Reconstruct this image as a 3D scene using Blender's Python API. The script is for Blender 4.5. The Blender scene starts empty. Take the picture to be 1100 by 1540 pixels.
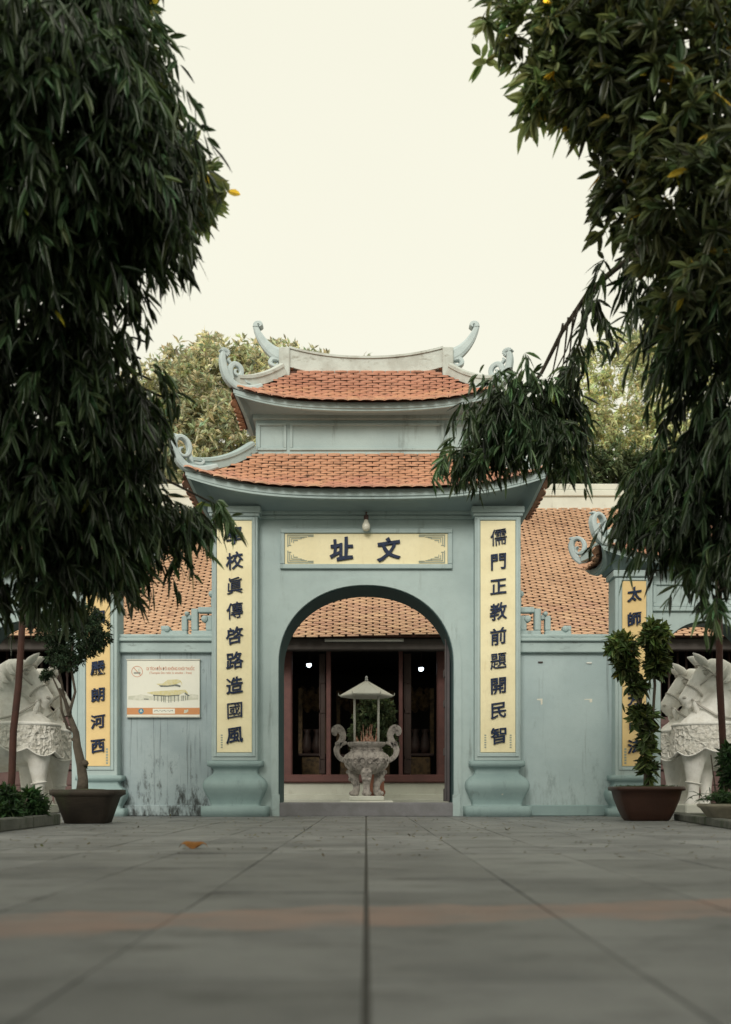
import bpy, bmesh, math, random
import numpy as np
from mathutils import Vector, Matrix
R = math.radians
random.seed(7)
rng = np.random.default_rng(11)
sc = bpy.context.scene
C = sc.collection

# ------------------------------------------------------------------ camera, sky, sun, exposure
FPX, HX, HY = 1500.0, 551.0, 1188.0          # focal length and principal point in photo pixels
CAMZ = 0.4
cd = bpy.data.cameras.new('camera'); cam = bpy.data.objects.new('camera', cd); C.objects.link(cam)
cam.location = (0, 0, CAMZ); cam.rotation_euler = (R(90), 0, 0)
cd.sensor_fit = 'VERTICAL'; cd.sensor_height = 36.0; cd.sensor_width = 25.7
cd.lens = FPX / 1540 * 36.0
cd.shift_y = (HY - 770) / 1540.0; cd.shift_x = -(HX - 550) / 1540.0
cd.clip_start = 0.05; cd.clip_end = 2000
cd.dof.use_dof = True; cd.dof.focus_distance = 15.2; cd.dof.aperture_fstop = 1.6
sc.camera = cam

SUN_EL, SUN_AZ = 28.0, 191.0                 # azimuth measured from +Y (into the picture) clockwise
w = bpy.data.worlds.new('World'); sc.world = w; w.use_nodes = True
wn = w.node_tree; wn.nodes.clear()
wo = wn.nodes.new('ShaderNodeOutputWorld'); wb = wn.nodes.new('ShaderNodeBackground')
sky = wn.nodes.new('ShaderNodeTexSky'); sky.sky_type = 'NISHITA'; sky.sun_disc = False
sky.sun_elevation = R(SUN_EL); sky.sun_rotation = R(SUN_AZ); sky.dust_density = 6.0; sky.air_density = 1.0
mx = wn.nodes.new('ShaderNodeMix'); mx.data_type = 'RGBA'; mx.blend_type = 'MIX'
mx.inputs[0].default_value = 0.93            # a closed, even cloud cover with only a trace of the clear sky
cn = wn.nodes.new('ShaderNodeTexNoise'); cn.inputs['Scale'].default_value = 1.6; cn.inputs['Detail'].default_value = 3
ctc = wn.nodes.new('ShaderNodeTexCoord'); wn.links.new(ctc.outputs['Generated'], cn.inputs['Vector'])
cm = wn.nodes.new('ShaderNodeMix'); cm.data_type = 'RGBA'; wn.links.new(cn.outputs['Fac'], cm.inputs[0])
cm.inputs[6].default_value = (6.65, 6.5, 5.3, 1); cm.inputs[7].default_value = (7.35, 7.2, 6.0, 1)
wn.links.new(cm.outputs[2], mx.inputs[7])
wn.links.new(sky.outputs[0], mx.inputs[6]); mx.inputs[7].default_value = (7.75, 7.5, 6.25, 1)
wn.links.new(mx.outputs[2], wb.inputs[0]); wb.inputs[1].default_value = 0.105
wn.links.new(wb.outputs[0], wo.inputs[0])

sd = bpy.data.lights.new('sun', 'SUN'); sun = bpy.data.objects.new('sun', sd); C.objects.link(sun)
sd.energy = 1.5; sd.angle = R(22); sd.color = (1.0, 0.95, 0.86)
sv = Vector((math.sin(R(SUN_AZ)) * math.cos(R(SUN_EL)), math.cos(R(SUN_AZ)) * math.cos(R(SUN_EL)), math.sin(R(SUN_EL))))
sun.rotation_euler = sv.to_track_quat('Z', 'Y').to_euler(); sun.location = sv * 60

sc.view_settings.view_transform = 'Standard'; sc.view_settings.look = 'None'
sc.view_settings.gamma = 1.0; sc.view_settings.exposure = 0.42
sc.render.engine = 'CYCLES'
sc.cycles.use_denoising = True
sc.cycles.max_bounces = 8; sc.cycles.diffuse_bounces = 4; sc.cycles.transmission_bounces = 4; sc.cycles.transparent_max_bounces = 8
sc.cycles.sample_clamp_indirect = 6.0

# ------------------------------------------------------------------ helpers
def P(px, py, d):
    """photo pixel at real depth d -> world point"""
    return Vector(((px - HX) * d / FPX, d, CAMZ + (HY - py) * d / FPX))

def tag(o, label=None, cat=None, group=None, kind=None):
    if label: o['label'] = label
    if cat: o['category'] = cat
    if group: o['group'] = group
    if kind: o['kind'] = kind
    return o

def thing(name, label, cat, loc, group=None):
    o = bpy.data.objects.new(name, None); C.objects.link(o); o.location = loc
    o.empty_display_size = 0.2
    return tag(o, label, cat, group)

def attach(o, parent):
    if parent is not None:
        o.parent = parent
        if parent.type == 'EMPTY':
            o.matrix_parent_inverse = Matrix.Translation(parent.location).inverted()
    return o

def link_mesh(name, me, mat, parent=None, smooth=False):
    o = bpy.data.objects.new(name, me); C.objects.link(o)
    if mat is not None and not me.materials: me.materials.append(mat)
    if smooth: me.polygons.foreach_set('use_smooth', [True] * len(me.polygons))
    return attach(o, parent)

def piece(name, me, M, parent):
    o = bpy.data.objects.new(name, me); C.objects.link(o); o.parent = parent; o.matrix_basis = M
    return o

class MB:
    def __init__(s): s.v = []; s.f = []
    def add(s, vs, fs):
        n = len(s.v); s.v += [tuple(a) for a in vs]; s.f += [tuple(i + n for i in f) for f in fs]; return s
    def box(s, x0, x1, y0, y1, z0, z1):
        return s.add([(x0,y0,z0),(x1,y0,z0),(x1,y1,z0),(x0,y1,z0),(x0,y0,z1),(x1,y0,z1),(x1,y1,z1),(x0,y1,z1)],
                     [(0,3,2,1),(4,5,6,7),(0,1,5,4),(1,2,6,5),(2,3,7,6),(3,0,4,7)])
    def prism(s, poly, o, ax, ay, depth):
        """poly 2D list, plane origin o with axes ax, ay; extruded +-depth/2 along the normal"""
        o = Vector(o); ax = Vector(ax); ay = Vector(ay); n = ax.cross(ay).normalized() * (depth / 2)
        k = len(poly)
        a = [o + ax*p[0] + ay*p[1] + n for p in poly]; b = [o + ax*p[0] + ay*p[1] - n for p in poly]
        s.add(a + b, [tuple(range(k)), tuple(range(2*k-1, k-1, -1))] + [(i, i+k, (i+1) % k + k, (i+1) % k) for i in range(k)])
        return s
    def ribbon(s, pts, wid, o, ax, ay, depth, taper_depth=None):
        """flat band along a 2D spine, extruded; closed solid with a raised middle"""
        o = Vector(o); ax = Vector(ax); ay = Vector(ay); n = ax.cross(ay).normalized()
        k = len(pts); rings = []
        for i, p in enumerate(pts):
            a = pts[max(0, i-1)]; b = pts[min(k-1, i+1)]
            t = Vector((b[0]-a[0], b[1]-a[1]));
            if t.length < 1e-9: t = Vector((1, 0))
            t.normalize(); q = Vector((-t.y, t.x)); h = wid[i] / 2
            dd = depth / 2 * (1 if taper_depth is None else taper_depth[i])
            c = [(1, -.72), (1, .72), (.55, 1), (-.55, 1), (-1, .72), (-1, -.72), (-.55, -1), (.55, -1)]
            rings.append([o + ax*(p[0] + q.x*h*u) + ay*(p[1] + q.y*h*u) + n*(dd*v_) for u, v_ in c])
        m = 8; vs = [v for r in rings for v in r]; fs = []
        for i in range(k-1):
            for j in range(m):
                fs.append((i*m+j, i*m+(j+1) % m, (i+1)*m+(j+1) % m, (i+1)*m+j))
        fs.append(tuple(range(m-1, -1, -1))); fs.append(tuple((k-1)*m + j for j in range(m)))
        return s.add(vs, fs)
    def tube(s, pts, rad, n=8, cap=True):
        pts = [Vector(p) for p in pts]; k = len(pts)
        if not hasattr(rad, '__len__'): rad = [rad]*k
        up = None; vs = []
        for i in range(k):
            t = (pts[min(k-1, i+1)] - pts[max(0, i-1)]).normalized()
            if up is None:
                up = t.cross(Vector((.31, .87, .2)));
                if up.length < .1: up = t.cross(Vector((1, 0, 0)))
                up.normalize()
            up = (up - t*up.dot(t)).normalized(); sd_ = t.cross(up)
            for j in range(n):
                a = 2*math.pi*j/n; vs.append(pts[i] + (up*math.cos(a) + sd_*math.sin(a))*rad[i])
        fs = [(i*n+j, i*n+(j+1) % n, (i+1)*n+(j+1) % n, (i+1)*n+j) for i in range(k-1) for j in range(n)]
        if cap: fs += [tuple(range(n-1, -1, -1)), tuple((k-1)*n + j for j in range(n))]
        return s.add(vs, fs)
    def lathe(s, prof, c=(0,0,0), n=24, ph=0.0, sx=1, sy=1):
        vs = []
        for r, z in prof:
            for j in range(n):
                a = 2*math.pi*j/n + ph; vs.append((c[0] + r*sx*math.cos(a), c[1] + r*sy*math.sin(a), c[2] + z))
        k = len(prof)
        fs = [(i*n+j, i*n+(j+1) % n, (i+1)*n+(j+1) % n, (i+1)*n+j) for i in range(k-1) for j in range(n)]
        fs += [tuple(range(n-1, -1, -1)), tuple((k-1)*n + j for j in range(n))]
        return s.add(vs, fs)
    def sqlathe(s, prof, c, rf=0.12):
        """stack of rounded squares, prof = (half width, half depth, z)"""
        vs = []; base = []
        for q in range(4):
            for a in (8, 31, 59, 82):
                base.append((q, a))
        n = len(base)
        for hx, hy, z in prof:
            r = rf * min(hx, hy)
            for q, a in base:
                sx_, sy_ = [(1,1),(-1,1),(-1,-1),(1,-1)][q]
                an = R(a + 90*q)
                vs.append((c[0] + sx_*(hx-r) + r*math.cos(an), c[1] + sy_*(hy-r) + r*math.sin(an), c[2] + z))
        k = len(prof)
        fs = [(i*n+j, i*n+(j+1) % n, (i+1)*n+(j+1) % n, (i+1)*n+j) for i in range(k-1) for j in range(n)]
        fs += [tuple(range(n-1, -1, -1)), tuple((k-1)*n + j for j in range(n))]
        return s.add(vs, fs)
    def grid(s, fn, nu, nv):
        vs = [fn(i/nu, j/nv) for j in range(nv+1) for i in range(nu+1)]
        return s.add(vs, [(j*(nu+1)+i, j*(nu+1)+i+1, (j+1)*(nu+1)+i+1, (j+1)*(nu+1)+i) for j in range(nv) for i in range(nu)])
    def sweep(s, pts, prof, side=None):
        """closed 2D profile (sideways, up) swept along 3D points keeping 'up' vertical"""
        pts = [Vector(p) for p in pts]; k = len(pts); m = len(prof); vs = []
        for i in range(k):
            t = (pts[min(k-1, i+1)] - pts[max(0, i-1)]).normalized()
            q = Vector((t.y, -t.x, 0))
            if q.length < .05 and side is not None: q = Vector(side)
            q.normalize(); u = q.cross(t).normalized()
            if u.z < 0: u = -u
            for a, b in prof: vs.append(pts[i] + q*a + u*b)
        fs = [(i*m+j, i*m+(j+1) % m, (i+1)*m+(j+1) % m, (i+1)*m+j) for i in range(k-1) for j in range(m)]
        fs += [tuple(range(m-1, -1, -1)), tuple((k-1)*m + j for j in range(m))]
        return s.add(vs, fs)
    def mesh(s, name, bevel=0.0, seg=1):
        me = bpy.data.meshes.new(name); me.from_pydata(s.v, [], s.f)
        bm = bmesh.new(); bm.from_mesh(me)
        bmesh.ops.recalc_face_normals(bm, faces=bm.faces)
        if bevel > 0:
            ed = [e for e in bm.edges if len(e.link_faces) == 2 and e.calc_face_angle(0) > 0.5]
            bmesh.ops.bevel(bm, geom=ed, offset=bevel, segments=seg, affect='EDGES', profile=.6, clamp_overlap=True)
        bm.to_mesh(me); bm.free(); me.update()
        return me
    def build(s, name, mat, parent=None, bevel=0.0, smooth=False, seg=1):
        return link_mesh(name, s.mesh(name, bevel, seg), mat, parent, smooth)

def capsule_mesh(name, chains, voxel, smooth=4):
    """continuous body grown from chains of (point, radius), fused by a voxel remesh"""
    b = MB()
    for ch in chains:
        for i, (p, r) in enumerate(ch):
            n = 14; prof = [(r*math.sin(math.pi*j/8), -r*math.cos(math.pi*j/8)) for j in range(9)]
            prof[0] = (1e-4, -r); prof[-1] = (1e-4, r)
            b.lathe(prof, p, n)
            if i:
                q, s_ = ch[i-1]
                b.tube([q, p], [s_*.985, r*.985], 14)
    me = b.mesh(name)
    o = bpy.data.objects.new('tmp', me); C.objects.link(o)
    m = o.modifiers.new('r', 'REMESH'); m.mode = 'VOXEL'; m.voxel_size = voxel
    if smooth:
        m2 = o.modifiers.new('s', 'SMOOTH'); m2.iterations = smooth; m2.factor = .5
    dg = bpy.context.evaluated_depsgraph_get()
    out = bpy.data.meshes.new_from_object(o.evaluated_get(dg)); out.name = name
    bpy.data.objects.remove(o); bpy.data.meshes.remove(me)
    return out

# ------------------------------------------------------------------ materials
def new_mat(name):
    m = bpy.data.materials.new(name); m.use_nodes = True
    nt = m.node_tree; b = nt.nodes['Principled BSDF']; return m, nt, b

def node(nt, t, **kw):
    n = nt.nodes.new(t)
    for k, v in kw.items(): setattr(n, k, v)
    return n

def rgb(c): return (c[0], c[1], c[2], 1)

def surface(name, col, col2=None, rough=.75, scale=3.0, amount=.5, bump=.15, bscale=40.0, stain=None, stain_amt=0.0,
            stain_scale=(1.2, 1.2, .5), stain_lo=.52, obj_rand=0.0, base_grime=0.0, spec=.3, metal=0.0, chips=None, rust=None):
    m, nt, b = new_mat(name)
    geo = node(nt, 'ShaderNodeNewGeometry')
    def noise(sc_, det=6, src=None, rgh=.6):
        n = node(nt, 'ShaderNodeTexNoise'); n.inputs['Scale'].default_value = sc_; n.inputs['Detail'].default_value = det
        n.inputs['Roughness'].default_value = rgh
        nt.links.new(src if src else geo.outputs['Position'], n.inputs['Vector']); return n.outputs['Fac']
    def ramp(v, lo, hi):
        r = node(nt, 'ShaderNodeMapRange'); r.interpolation_type = 'SMOOTHSTEP'
        r.inputs['From Min'].default_value = lo; r.inputs['From Max'].default_value = hi; nt.links.new(v, r.inputs['Value']); return r.outputs[0]
    def mix(f, a, c_):
        x = node(nt, 'ShaderNodeMix', data_type='RGBA')
        if isinstance(f, float): x.inputs[0].default_value = f
        else: nt.links.new(f, x.inputs[0])
        for i, q in ((6, a), (7, c_)):
            if isinstance(q, tuple): x.inputs[i].default_value = rgb(q)
            else: nt.links.new(q, x.inputs[i])
        return x.outputs[2]
    def mul(a, k):
        x = node(nt, 'ShaderNodeMath', operation='MULTIPLY'); nt.links.new(a, x.inputs[0])
        if isinstance(k, float): x.inputs[1].default_value = k
        else: nt.links.new(k, x.inputs[1])
        return x.outputs[0]
    if col2 is None: col2 = tuple(c*.72 for c in col)
    f = ramp(noise(scale), .38, .68)
    c = mix(mul(f, amount), tuple(col), tuple(col2))
    f2 = ramp(noise(scale*9), .45, .75)
    c = mix(mul(f2, amount*.45), c, tuple(x*.8 for x in col))
    if obj_rand:
        oi = node(nt, 'ShaderNodeObjectInfo'); hs = node(nt, 'ShaderNodeHueSaturation')
        mr = node(nt, 'ShaderNodeMapRange'); nt.links.new(oi.outputs['Random'], mr.inputs['Value'])
        mr.inputs['To Min'].default_value = 1-obj_rand; mr.inputs['To Max'].default_value = 1+obj_rand*.8
        nt.links.new(mr.outputs[0], hs.inputs['Value']); nt.links.new(c, hs.inputs['Color'])
        m2 = node(nt, 'ShaderNodeMapRange'); nt.links.new(oi.outputs['Random'], m2.inputs['Value'])
        m2.inputs['To Min'].default_value = .49; m2.inputs['To Max'].default_value = .51; nt.links.new(m2.outputs[0], hs.inputs['Hue'])
        c = hs.outputs[0]
    if stain is not None:
        mp = node(nt, 'ShaderNodeMapping'); mp.inputs['Scale'].default_value = stain_scale
        nt.links.new(geo.outputs['Position'], mp.inputs['Vector'])
        s1 = ramp(noise(2.2, 9, mp.outputs[0], .68), stain_lo, stain_lo + .16)
        c = mix(mul(s1, stain_amt), c, tuple(stain))
    if base_grime:
        sx = node(nt, 'ShaderNodeSeparateXYZ'); nt.links.new(geo.outputs['Position'], sx.inputs[0])
        g = node(nt, 'ShaderNodeMapRange'); g.inputs['From Min'].default_value = 1.1; g.inputs['From Max'].default_value = 0.0
        nt.links.new(sx.outputs[2], g.inputs['Value'])
        mp = node(nt, 'ShaderNodeMapping'); mp.inputs['Scale'].default_value = (3.2, 3.2, 1.1); nt.links.new(geo.outputs['Position'], mp.inputs['Vector'])
        n3 = noise(2.6, 10, mp.outputs[0], .72)
        ad = node(nt, 'ShaderNodeMath', operation='MULTIPLY_ADD'); nt.links.new(g.outputs[0], ad.inputs[0]); ad.inputs[1].default_value = .2; nt.links.new(n3, ad.inputs[2])
        c = mix(mul(ramp(ad.outputs[0], .6, .8), base_grime), c, (.035, .04, .038))
    if chips is not None:
        c = mix(ramp(noise(5.5, 5, None, .5), .715, .73), c, tuple(chips))
    nt.links.new(c, b.inputs['Base Color'])
    b.inputs['Roughness'].default_value = rough; b.inputs['Metallic'].default_value = metal
    b.inputs['Specular IOR Level'].default_value = spec
    if bump:
        bn = node(nt, 'ShaderNodeBump'); bn.inputs['Strength'].default_value = bump; bn.inputs['Distance'].default_value = .02
        nt.links.new(noise(bscale, 5), bn.inputs['Height']); nt.links.new(bn.outputs[0], b.inputs['Normal'])
    return m

BLUE = (.405, .5, .5)
M = {}
M['wall'] = surface('blue_grey_paint', BLUE, (.33, .415, .42), .72, 1.1, .75, .16, 60, stain=(.19, .225, .215), stain_amt=.7, stain_scale=(2.5, 2.5, .35), stain_lo=.56)
M['wall_side'] = surface('blue_grey_wall', (.42, .52, .535), (.34, .435, .455), .75, 1.3, .6, .14, 60, stain=(.16, .19, .19), stain_amt=.6, stain_scale=(4.5, 4.5, .25), stain_lo=.58, base_grime=.3)
M['wall_grimy'] = surface('grimy_blue_wall', (.37, .45, .475), (.26, .33, .36), .75, 1.3, .7, .14, 60, stain=(.1, .12, .125), stain_amt=.75, stain_scale=(9, 9, .3), stain_lo=.53, base_grime=.95)
M['green'] = surface('green_grey_paint', (.27, .37, .375), (.2, .285, .29), .6, 2.2, .5, .1, 50, stain=(.13, .18, .165), stain_amt=.45, stain_scale=(3, 3, .8), stain_lo=.56, chips=(.5, .5, .44))
M['soffit'] = surface('soffit_paint', (.3, .385, .405), (.24, .31, .335), .75, 1.2, .5, .1, 50)
M['coping'] = surface('weathered_coping_paint', (.41, .51, .51), (.3, .38, .385), .75, 2.0, .6, .15, 50, stain=(.06, .065, .06), stain_amt=.85, stain_scale=(2.2, 2.2, 7), stain_lo=.57)
M['foot'] = surface('mould_streaked_ledge_paint', (.41, .51, .51), (.3, .38, .385), .75, 2.0, .6, .15, 50, stain=(.05, .055, .05), stain_amt=.9, stain_scale=(.9, .9, 9), stain_lo=.54)
M['ridge'] = surface('lime_washed_ridge', (.54, .58, .55), (.4, .41, .375), .8, 4.0, .8, .2, 40, stain=(.2, .18, .14), stain_amt=.65, stain_scale=(2.5, 2.5, 5), stain_lo=.55)
M['ornament'] = surface('pale_blue_stucco', (.5, .58, .59), (.38, .46, .47), .75, 5.0, .6, .2, 40)
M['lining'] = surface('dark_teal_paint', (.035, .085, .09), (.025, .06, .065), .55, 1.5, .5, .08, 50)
M['yellow'] = surface('cream_yellow_paint', (.84, .77, .51), (.76, .68, .43), .6, 1.8, .75, .08, 60, stain=(.6, .48, .27), stain_amt=.35, stain_scale=(6, 6, .7), stain_lo=.56)
M['ochre'] = surface('ochre_yellow_paint', (.75, .56, .27), (.66, .48, .22), .6, 1.5, .5, .05, 60)
M['ink'] = surface('dark_blue_mosaic', (.006, .015, .045), (.012, .03, .085), .5, 30, .8, .3, 90, spec=.25)
M['fret'] = surface('grey_fret_paint', (.33, .37, .31), None, .7, 8, .4, .1)
M['tile'] = surface('terracotta_tile', (.63, .36, .25), (.53, .28, .19), .75, 2.2, .6, .25, 45, stain=(.2, .12, .085), stain_amt=.75, stain_scale=(2.2, 2.2, 3), stain_lo=.54, obj_rand=.11)
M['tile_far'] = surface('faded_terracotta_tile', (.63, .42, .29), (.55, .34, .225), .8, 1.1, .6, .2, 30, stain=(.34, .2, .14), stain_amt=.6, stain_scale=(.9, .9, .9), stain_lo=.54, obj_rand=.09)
M['under'] = surface('dark_roof_bed', (.09, .045, .035), None, .9, 6, .5, .1)
M['wood'] = surface('dark_lacquer_wood', (.055, .035, .03), (.035, .022, .02), .5, 6, .5, .1, 50)
M['wood_red'] = surface('worn_red_brown_wood', (.15, .068, .062), (.1, .05, .048), .6, 5, .7, .2, 40)
M['wood_brown'] = surface('mauve_brown_carved_wood', (.125, .075, .07), (.08, .05, .048), .65, 6, .6, .3, 30)
M['beam'] = surface('grey_timber_beam', (.085, .075, .07), None, .8, 4, .6, .2, 30)
M['door'] = surface('grey_door_wood', (.11, .1, .105), None, .7, 5, .6, .2, 30)
M['plinth'] = surface('pale_stone_plinth', (.6, .61, .54), (.5, .5, .44), .8, 2, .5, .1, 30, stain=(.3, .28, .23), stain_amt=.5, stain_lo=.58)
M['stone'] = surface('mossy_grey_stone', (.13, .135, .12), (.075, .08, .07), .85, 3, .8, .3, 25, stain=(.035, .05, .028), stain_amt=.8, stain_lo=.5)
M['sill'] = surface('grey_threshold_stone', (.2, .2, .215), (.15, .15, .155), .85, 4, .8, .25, 40)
M['tube'] = surface('white_plastic', (.75, .76, .72), None, .4, 3, .2, 0)
M['tin'] = surface('painted_tin_roof', (.62, .62, .56), (.5, .49, .43), .55, 5, .5, .05, stain=(.33, .26, .19), stain_amt=.5, stain_lo=.55)
M['steel'] = surface('grey_metal', (.42, .43, .43), None, .35, 9, .4, .05, metal=.7)
M['bronze'] = surface('carved_grey_stone', (.48, .44, .405), (.28, .255, .235), .8, 11, 1.0, 1.6, 24, stain=(.09, .085, .08), stain_amt=.7, stain_scale=(5, 5, 5), stain_lo=.52)
M['brick'] = surface('terracotta_clay', (.34, .15, .1), (.26, .105, .07), .85, 6, .6, .2)
M['incense'] = surface('incense_stick', (.5, .2, .15), (.72, .62, .46), .8, 25, .9, 0)
M['potl'] = surface('dark_mossy_clay', (.05, .04, .031), (.028, .024, .02), .7, 4, .8, .3, 30, stain=(.05, .06, .03), stain_amt=.6, stain_lo=.5)
M['potr'] = surface('brown_glazed_clay', (.05, .021, .013), (.036, .016, .011), .45, 3, .7, .15, 30, spec=.4)
M['potp'] = surface('pale_concrete_bowl', (.27, .25, .2), (.17, .16, .125), .85, 5, .8, .25, 30)
M['soil'] = surface('mossy_soil', (.06, .075, .03), (.035, .035, .02), .95, 12, .9, .5, 60)
M['rust'] = surface('rust_brown_metal', (.06, .024, .017), (.035, .017, .013), .7, 9, .7, .2, 50, stain=(.5, .42, .36), stain_amt=.8, stain_scale=(14, 14, 9), stain_lo=.68)
M['bark'] = surface('grey_brown_bark', (.12, .1, .078), (.06, .052, .042), .9, 9, .8, .6, 30)
M['board'] = surface('white_sign_print', (.77, .77, .68), (.71, .72, .65), .5, 2, .3, 0)
M['orange'] = surface('orange_print', (.6, .27, .11), None, .5, 2, .2, 0)
M['salmon'] = surface('faded_red_print', (.62, .3, .2), None, .5, 2, .2, 0)
M['inkgrey'] = surface('dark_print', (.1, .12, .11), (.3, .32, .28), .5, 40, .9, 0)
M['paleyellow'] = surface('yellow_print', (.62, .56, .28), (.66, .63, .45), .5, 25, .9, 0)
M['wash'] = surface('grey_green_print', (.56, .57, .47), (.7, .7, .61), .5, 18, .9, 0)
M['blueprint'] = surface('blue_print', (.05, .22, .33), None, .5, 2, .2, 0)
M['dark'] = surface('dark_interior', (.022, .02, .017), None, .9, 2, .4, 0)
M['gold'] = surface('dull_gilded_wood', (.13, .085, .04), (.03, .022, .016), .5, 9, .9, .4, 20, metal=.3)
M['porcelain'] = surface('aged_glass_bulb', (.72, .71, .62), (.6, .57, .47), .25, 8, .4, 0, spec=.5)
M['yellow_leaf'] = surface('yellow_fallen_leaf', (.34, .15, .03), (.16, .06, .015), .6, 18, .9, .2, 60)
M['debris'] = surface('brown_leaf_litter', (.06, .045, .035), (.12, .08, .05), .9, 20, .9, 0)

# marble: white with grey veining in the carved lows
def marble():
    m = surface('white_carved_marble', (.86, .85, .81), (.68, .66, .6), .6, 5, .75, .4, 26, stain=(.42, .4, .36), stain_amt=.4, stain_scale=(4, 4, 1.2), stain_lo=.57)
    return m
M['marble'] = marble()
def carved():
    m = surface('floral_carved_marble', (.8, .78, .72), (.62, .59, .52), .65, 14, .9, 0)
    nt = m.node_tree; b = nt.nodes['Principled BSDF']
    g = node(nt, 'ShaderNodeNewGeometry'); v = node(nt, 'ShaderNodeTexVoronoi'); v.inputs['Scale'].default_value = 13
    n = node(nt, 'ShaderNodeTexNoise'); n.inputs['Scale'].default_value = 9
    nt.links.new(g.outputs['Position'], n.inputs['Vector'])
    a = node(nt, 'ShaderNodeMix', data_type='RGBA'); a.inputs[0].default_value = .12
    nt.links.new(g.outputs['Position'], a.inputs[6]); nt.links.new(n.outputs['Color'], a.inputs[7]); nt.links.new(a.outputs[2], v.inputs['Vector'])
    bp = node(nt, 'ShaderNodeBump'); bp.inputs['Strength'].default_value = 1.0; bp.inputs['Distance'].default_value = .06
    nt.links.new(v.outputs['Distance'], bp.inputs['Height']); nt.links.new(bp.outputs[0], b.inputs['Normal'])
    return m
M['carved'] = carved()
M['strap'] = surface('grey_lined_marble', (.5, .48, .44), (.4, .38, .34), .7, 8, .6, .2, 30)

def paving_mat():
    m = surface('worn_grey_paving', (.235, .245, .245), (.15, .157, .162), .56, 1.3, .95, .45, 55, stain=(.1, .105, .105), stain_amt=.75, stain_scale=(1.0, 2.2, 1), stain_lo=.5, obj_rand=.2)
    nt = m.node_tree; b = nt.nodes['Principled BSDF']
    src = b.inputs['Base Color'].links[0].from_socket
    g = node(nt, 'ShaderNodeNewGeometry'); sx = node(nt, 'ShaderNodeSeparateXYZ'); nt.links.new(g.outputs['Position'], sx.inputs[0])
    # a slanting strip of dappled sunlight put into the slab colour, broken by noise
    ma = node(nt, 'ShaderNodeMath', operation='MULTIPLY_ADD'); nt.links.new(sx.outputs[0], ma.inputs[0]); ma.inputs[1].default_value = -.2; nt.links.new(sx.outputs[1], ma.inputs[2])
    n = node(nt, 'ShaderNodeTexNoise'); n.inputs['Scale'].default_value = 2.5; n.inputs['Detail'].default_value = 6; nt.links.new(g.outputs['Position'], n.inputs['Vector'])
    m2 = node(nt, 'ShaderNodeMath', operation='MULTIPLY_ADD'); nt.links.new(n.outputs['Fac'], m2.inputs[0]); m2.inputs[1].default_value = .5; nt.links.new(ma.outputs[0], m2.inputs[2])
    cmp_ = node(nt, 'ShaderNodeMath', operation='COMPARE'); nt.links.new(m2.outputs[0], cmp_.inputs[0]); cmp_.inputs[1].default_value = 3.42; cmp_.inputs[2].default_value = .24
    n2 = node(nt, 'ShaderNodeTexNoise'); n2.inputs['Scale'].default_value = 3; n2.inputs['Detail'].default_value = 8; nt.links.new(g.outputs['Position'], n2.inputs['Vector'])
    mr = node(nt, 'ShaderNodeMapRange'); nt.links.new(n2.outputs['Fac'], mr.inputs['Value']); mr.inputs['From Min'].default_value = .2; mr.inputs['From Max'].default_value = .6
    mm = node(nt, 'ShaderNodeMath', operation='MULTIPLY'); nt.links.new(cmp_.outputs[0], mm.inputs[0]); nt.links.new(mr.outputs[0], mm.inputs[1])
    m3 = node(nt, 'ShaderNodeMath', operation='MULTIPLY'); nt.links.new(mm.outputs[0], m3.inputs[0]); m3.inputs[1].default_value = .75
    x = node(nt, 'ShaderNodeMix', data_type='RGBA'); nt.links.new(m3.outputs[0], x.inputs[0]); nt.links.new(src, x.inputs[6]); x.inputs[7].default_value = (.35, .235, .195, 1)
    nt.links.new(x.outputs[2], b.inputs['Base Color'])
    return m
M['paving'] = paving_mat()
M['joint'] = surface('dark_joint_mortar', (.12, .12, .11), None, .95, 5, .6, .3)
M['ground'] = surface('bare_earth', (.14, .13, .11), None, .95, 2, .6, .3)

def leaf_mat(name, col, trans, rough=.42, spec=.35, tw=.3):
    m, nt, b = new_mat(name)
    at = node(nt, 'ShaderNodeAttribute', attribute_name='tint')
    mu = node(nt, 'ShaderNodeMix', data_type='RGBA', blend_type='MULTIPLY'); mu.inputs[0].default_value = 1
    nt.links.new(at.outputs['Color'], mu.inputs[6]); mu.inputs[7].default_value = rgb(col)
    nt.links.new(mu.outputs[2], b.inputs['Base Color']); b.inputs['Roughness'].default_value = rough; b.inputs['Specular IOR Level'].default_value = spec
    tr = node(nt, 'ShaderNodeBsdfTranslucent'); m2 = node(nt, 'ShaderNodeMix', data_type='RGBA', blend_type='MULTIPLY'); m2.inputs[0].default_value = 1
    nt.links.new(at.outputs['Color'], m2.inputs[6]); m2.inputs[7].default_value = rgb(trans); nt.links.new(m2.outputs[2], tr.inputs[0])
    ms = node(nt, 'ShaderNodeMixShader'); ms.inputs[0].default_value = tw
    nt.links.new(b.outputs[0], ms.inputs[1]); nt.links.new(tr.outputs[0], ms.inputs[2])
    nt.links.new(ms.outputs[0], nt.nodes['Material Output'].inputs[0])
    return m
M['leaf'] = leaf_mat('dark_glossy_leaf', (.05, .085, .042), (.08, .12, .03), .33, .5, .22)
M['leaf_light'] = leaf_mat('olive_leaf', (.095, .125, .06), (.22, .26, .09), .36, .5, .33)
M['leaf_far'] = leaf_mat('haze_paled_yellow_green_leaf', (.64, .64, .47), (.78, .77, .52), .6, .25, .5)  # leaf colour raised very pale to stand in for bright haze
M['leaf_far2'] = leaf_mat('yellow_green_feathery_leaf', (.62, .65, .4), (.8, .81, .5), .6, .25, .5)  # feathery leaf colour paled too, in place of haze
M['leaf_bonsai'] = leaf_mat('small_dark_leaf', (.04, .07, .04), (.05, .08, .02), .5, .3, .2)
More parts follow.
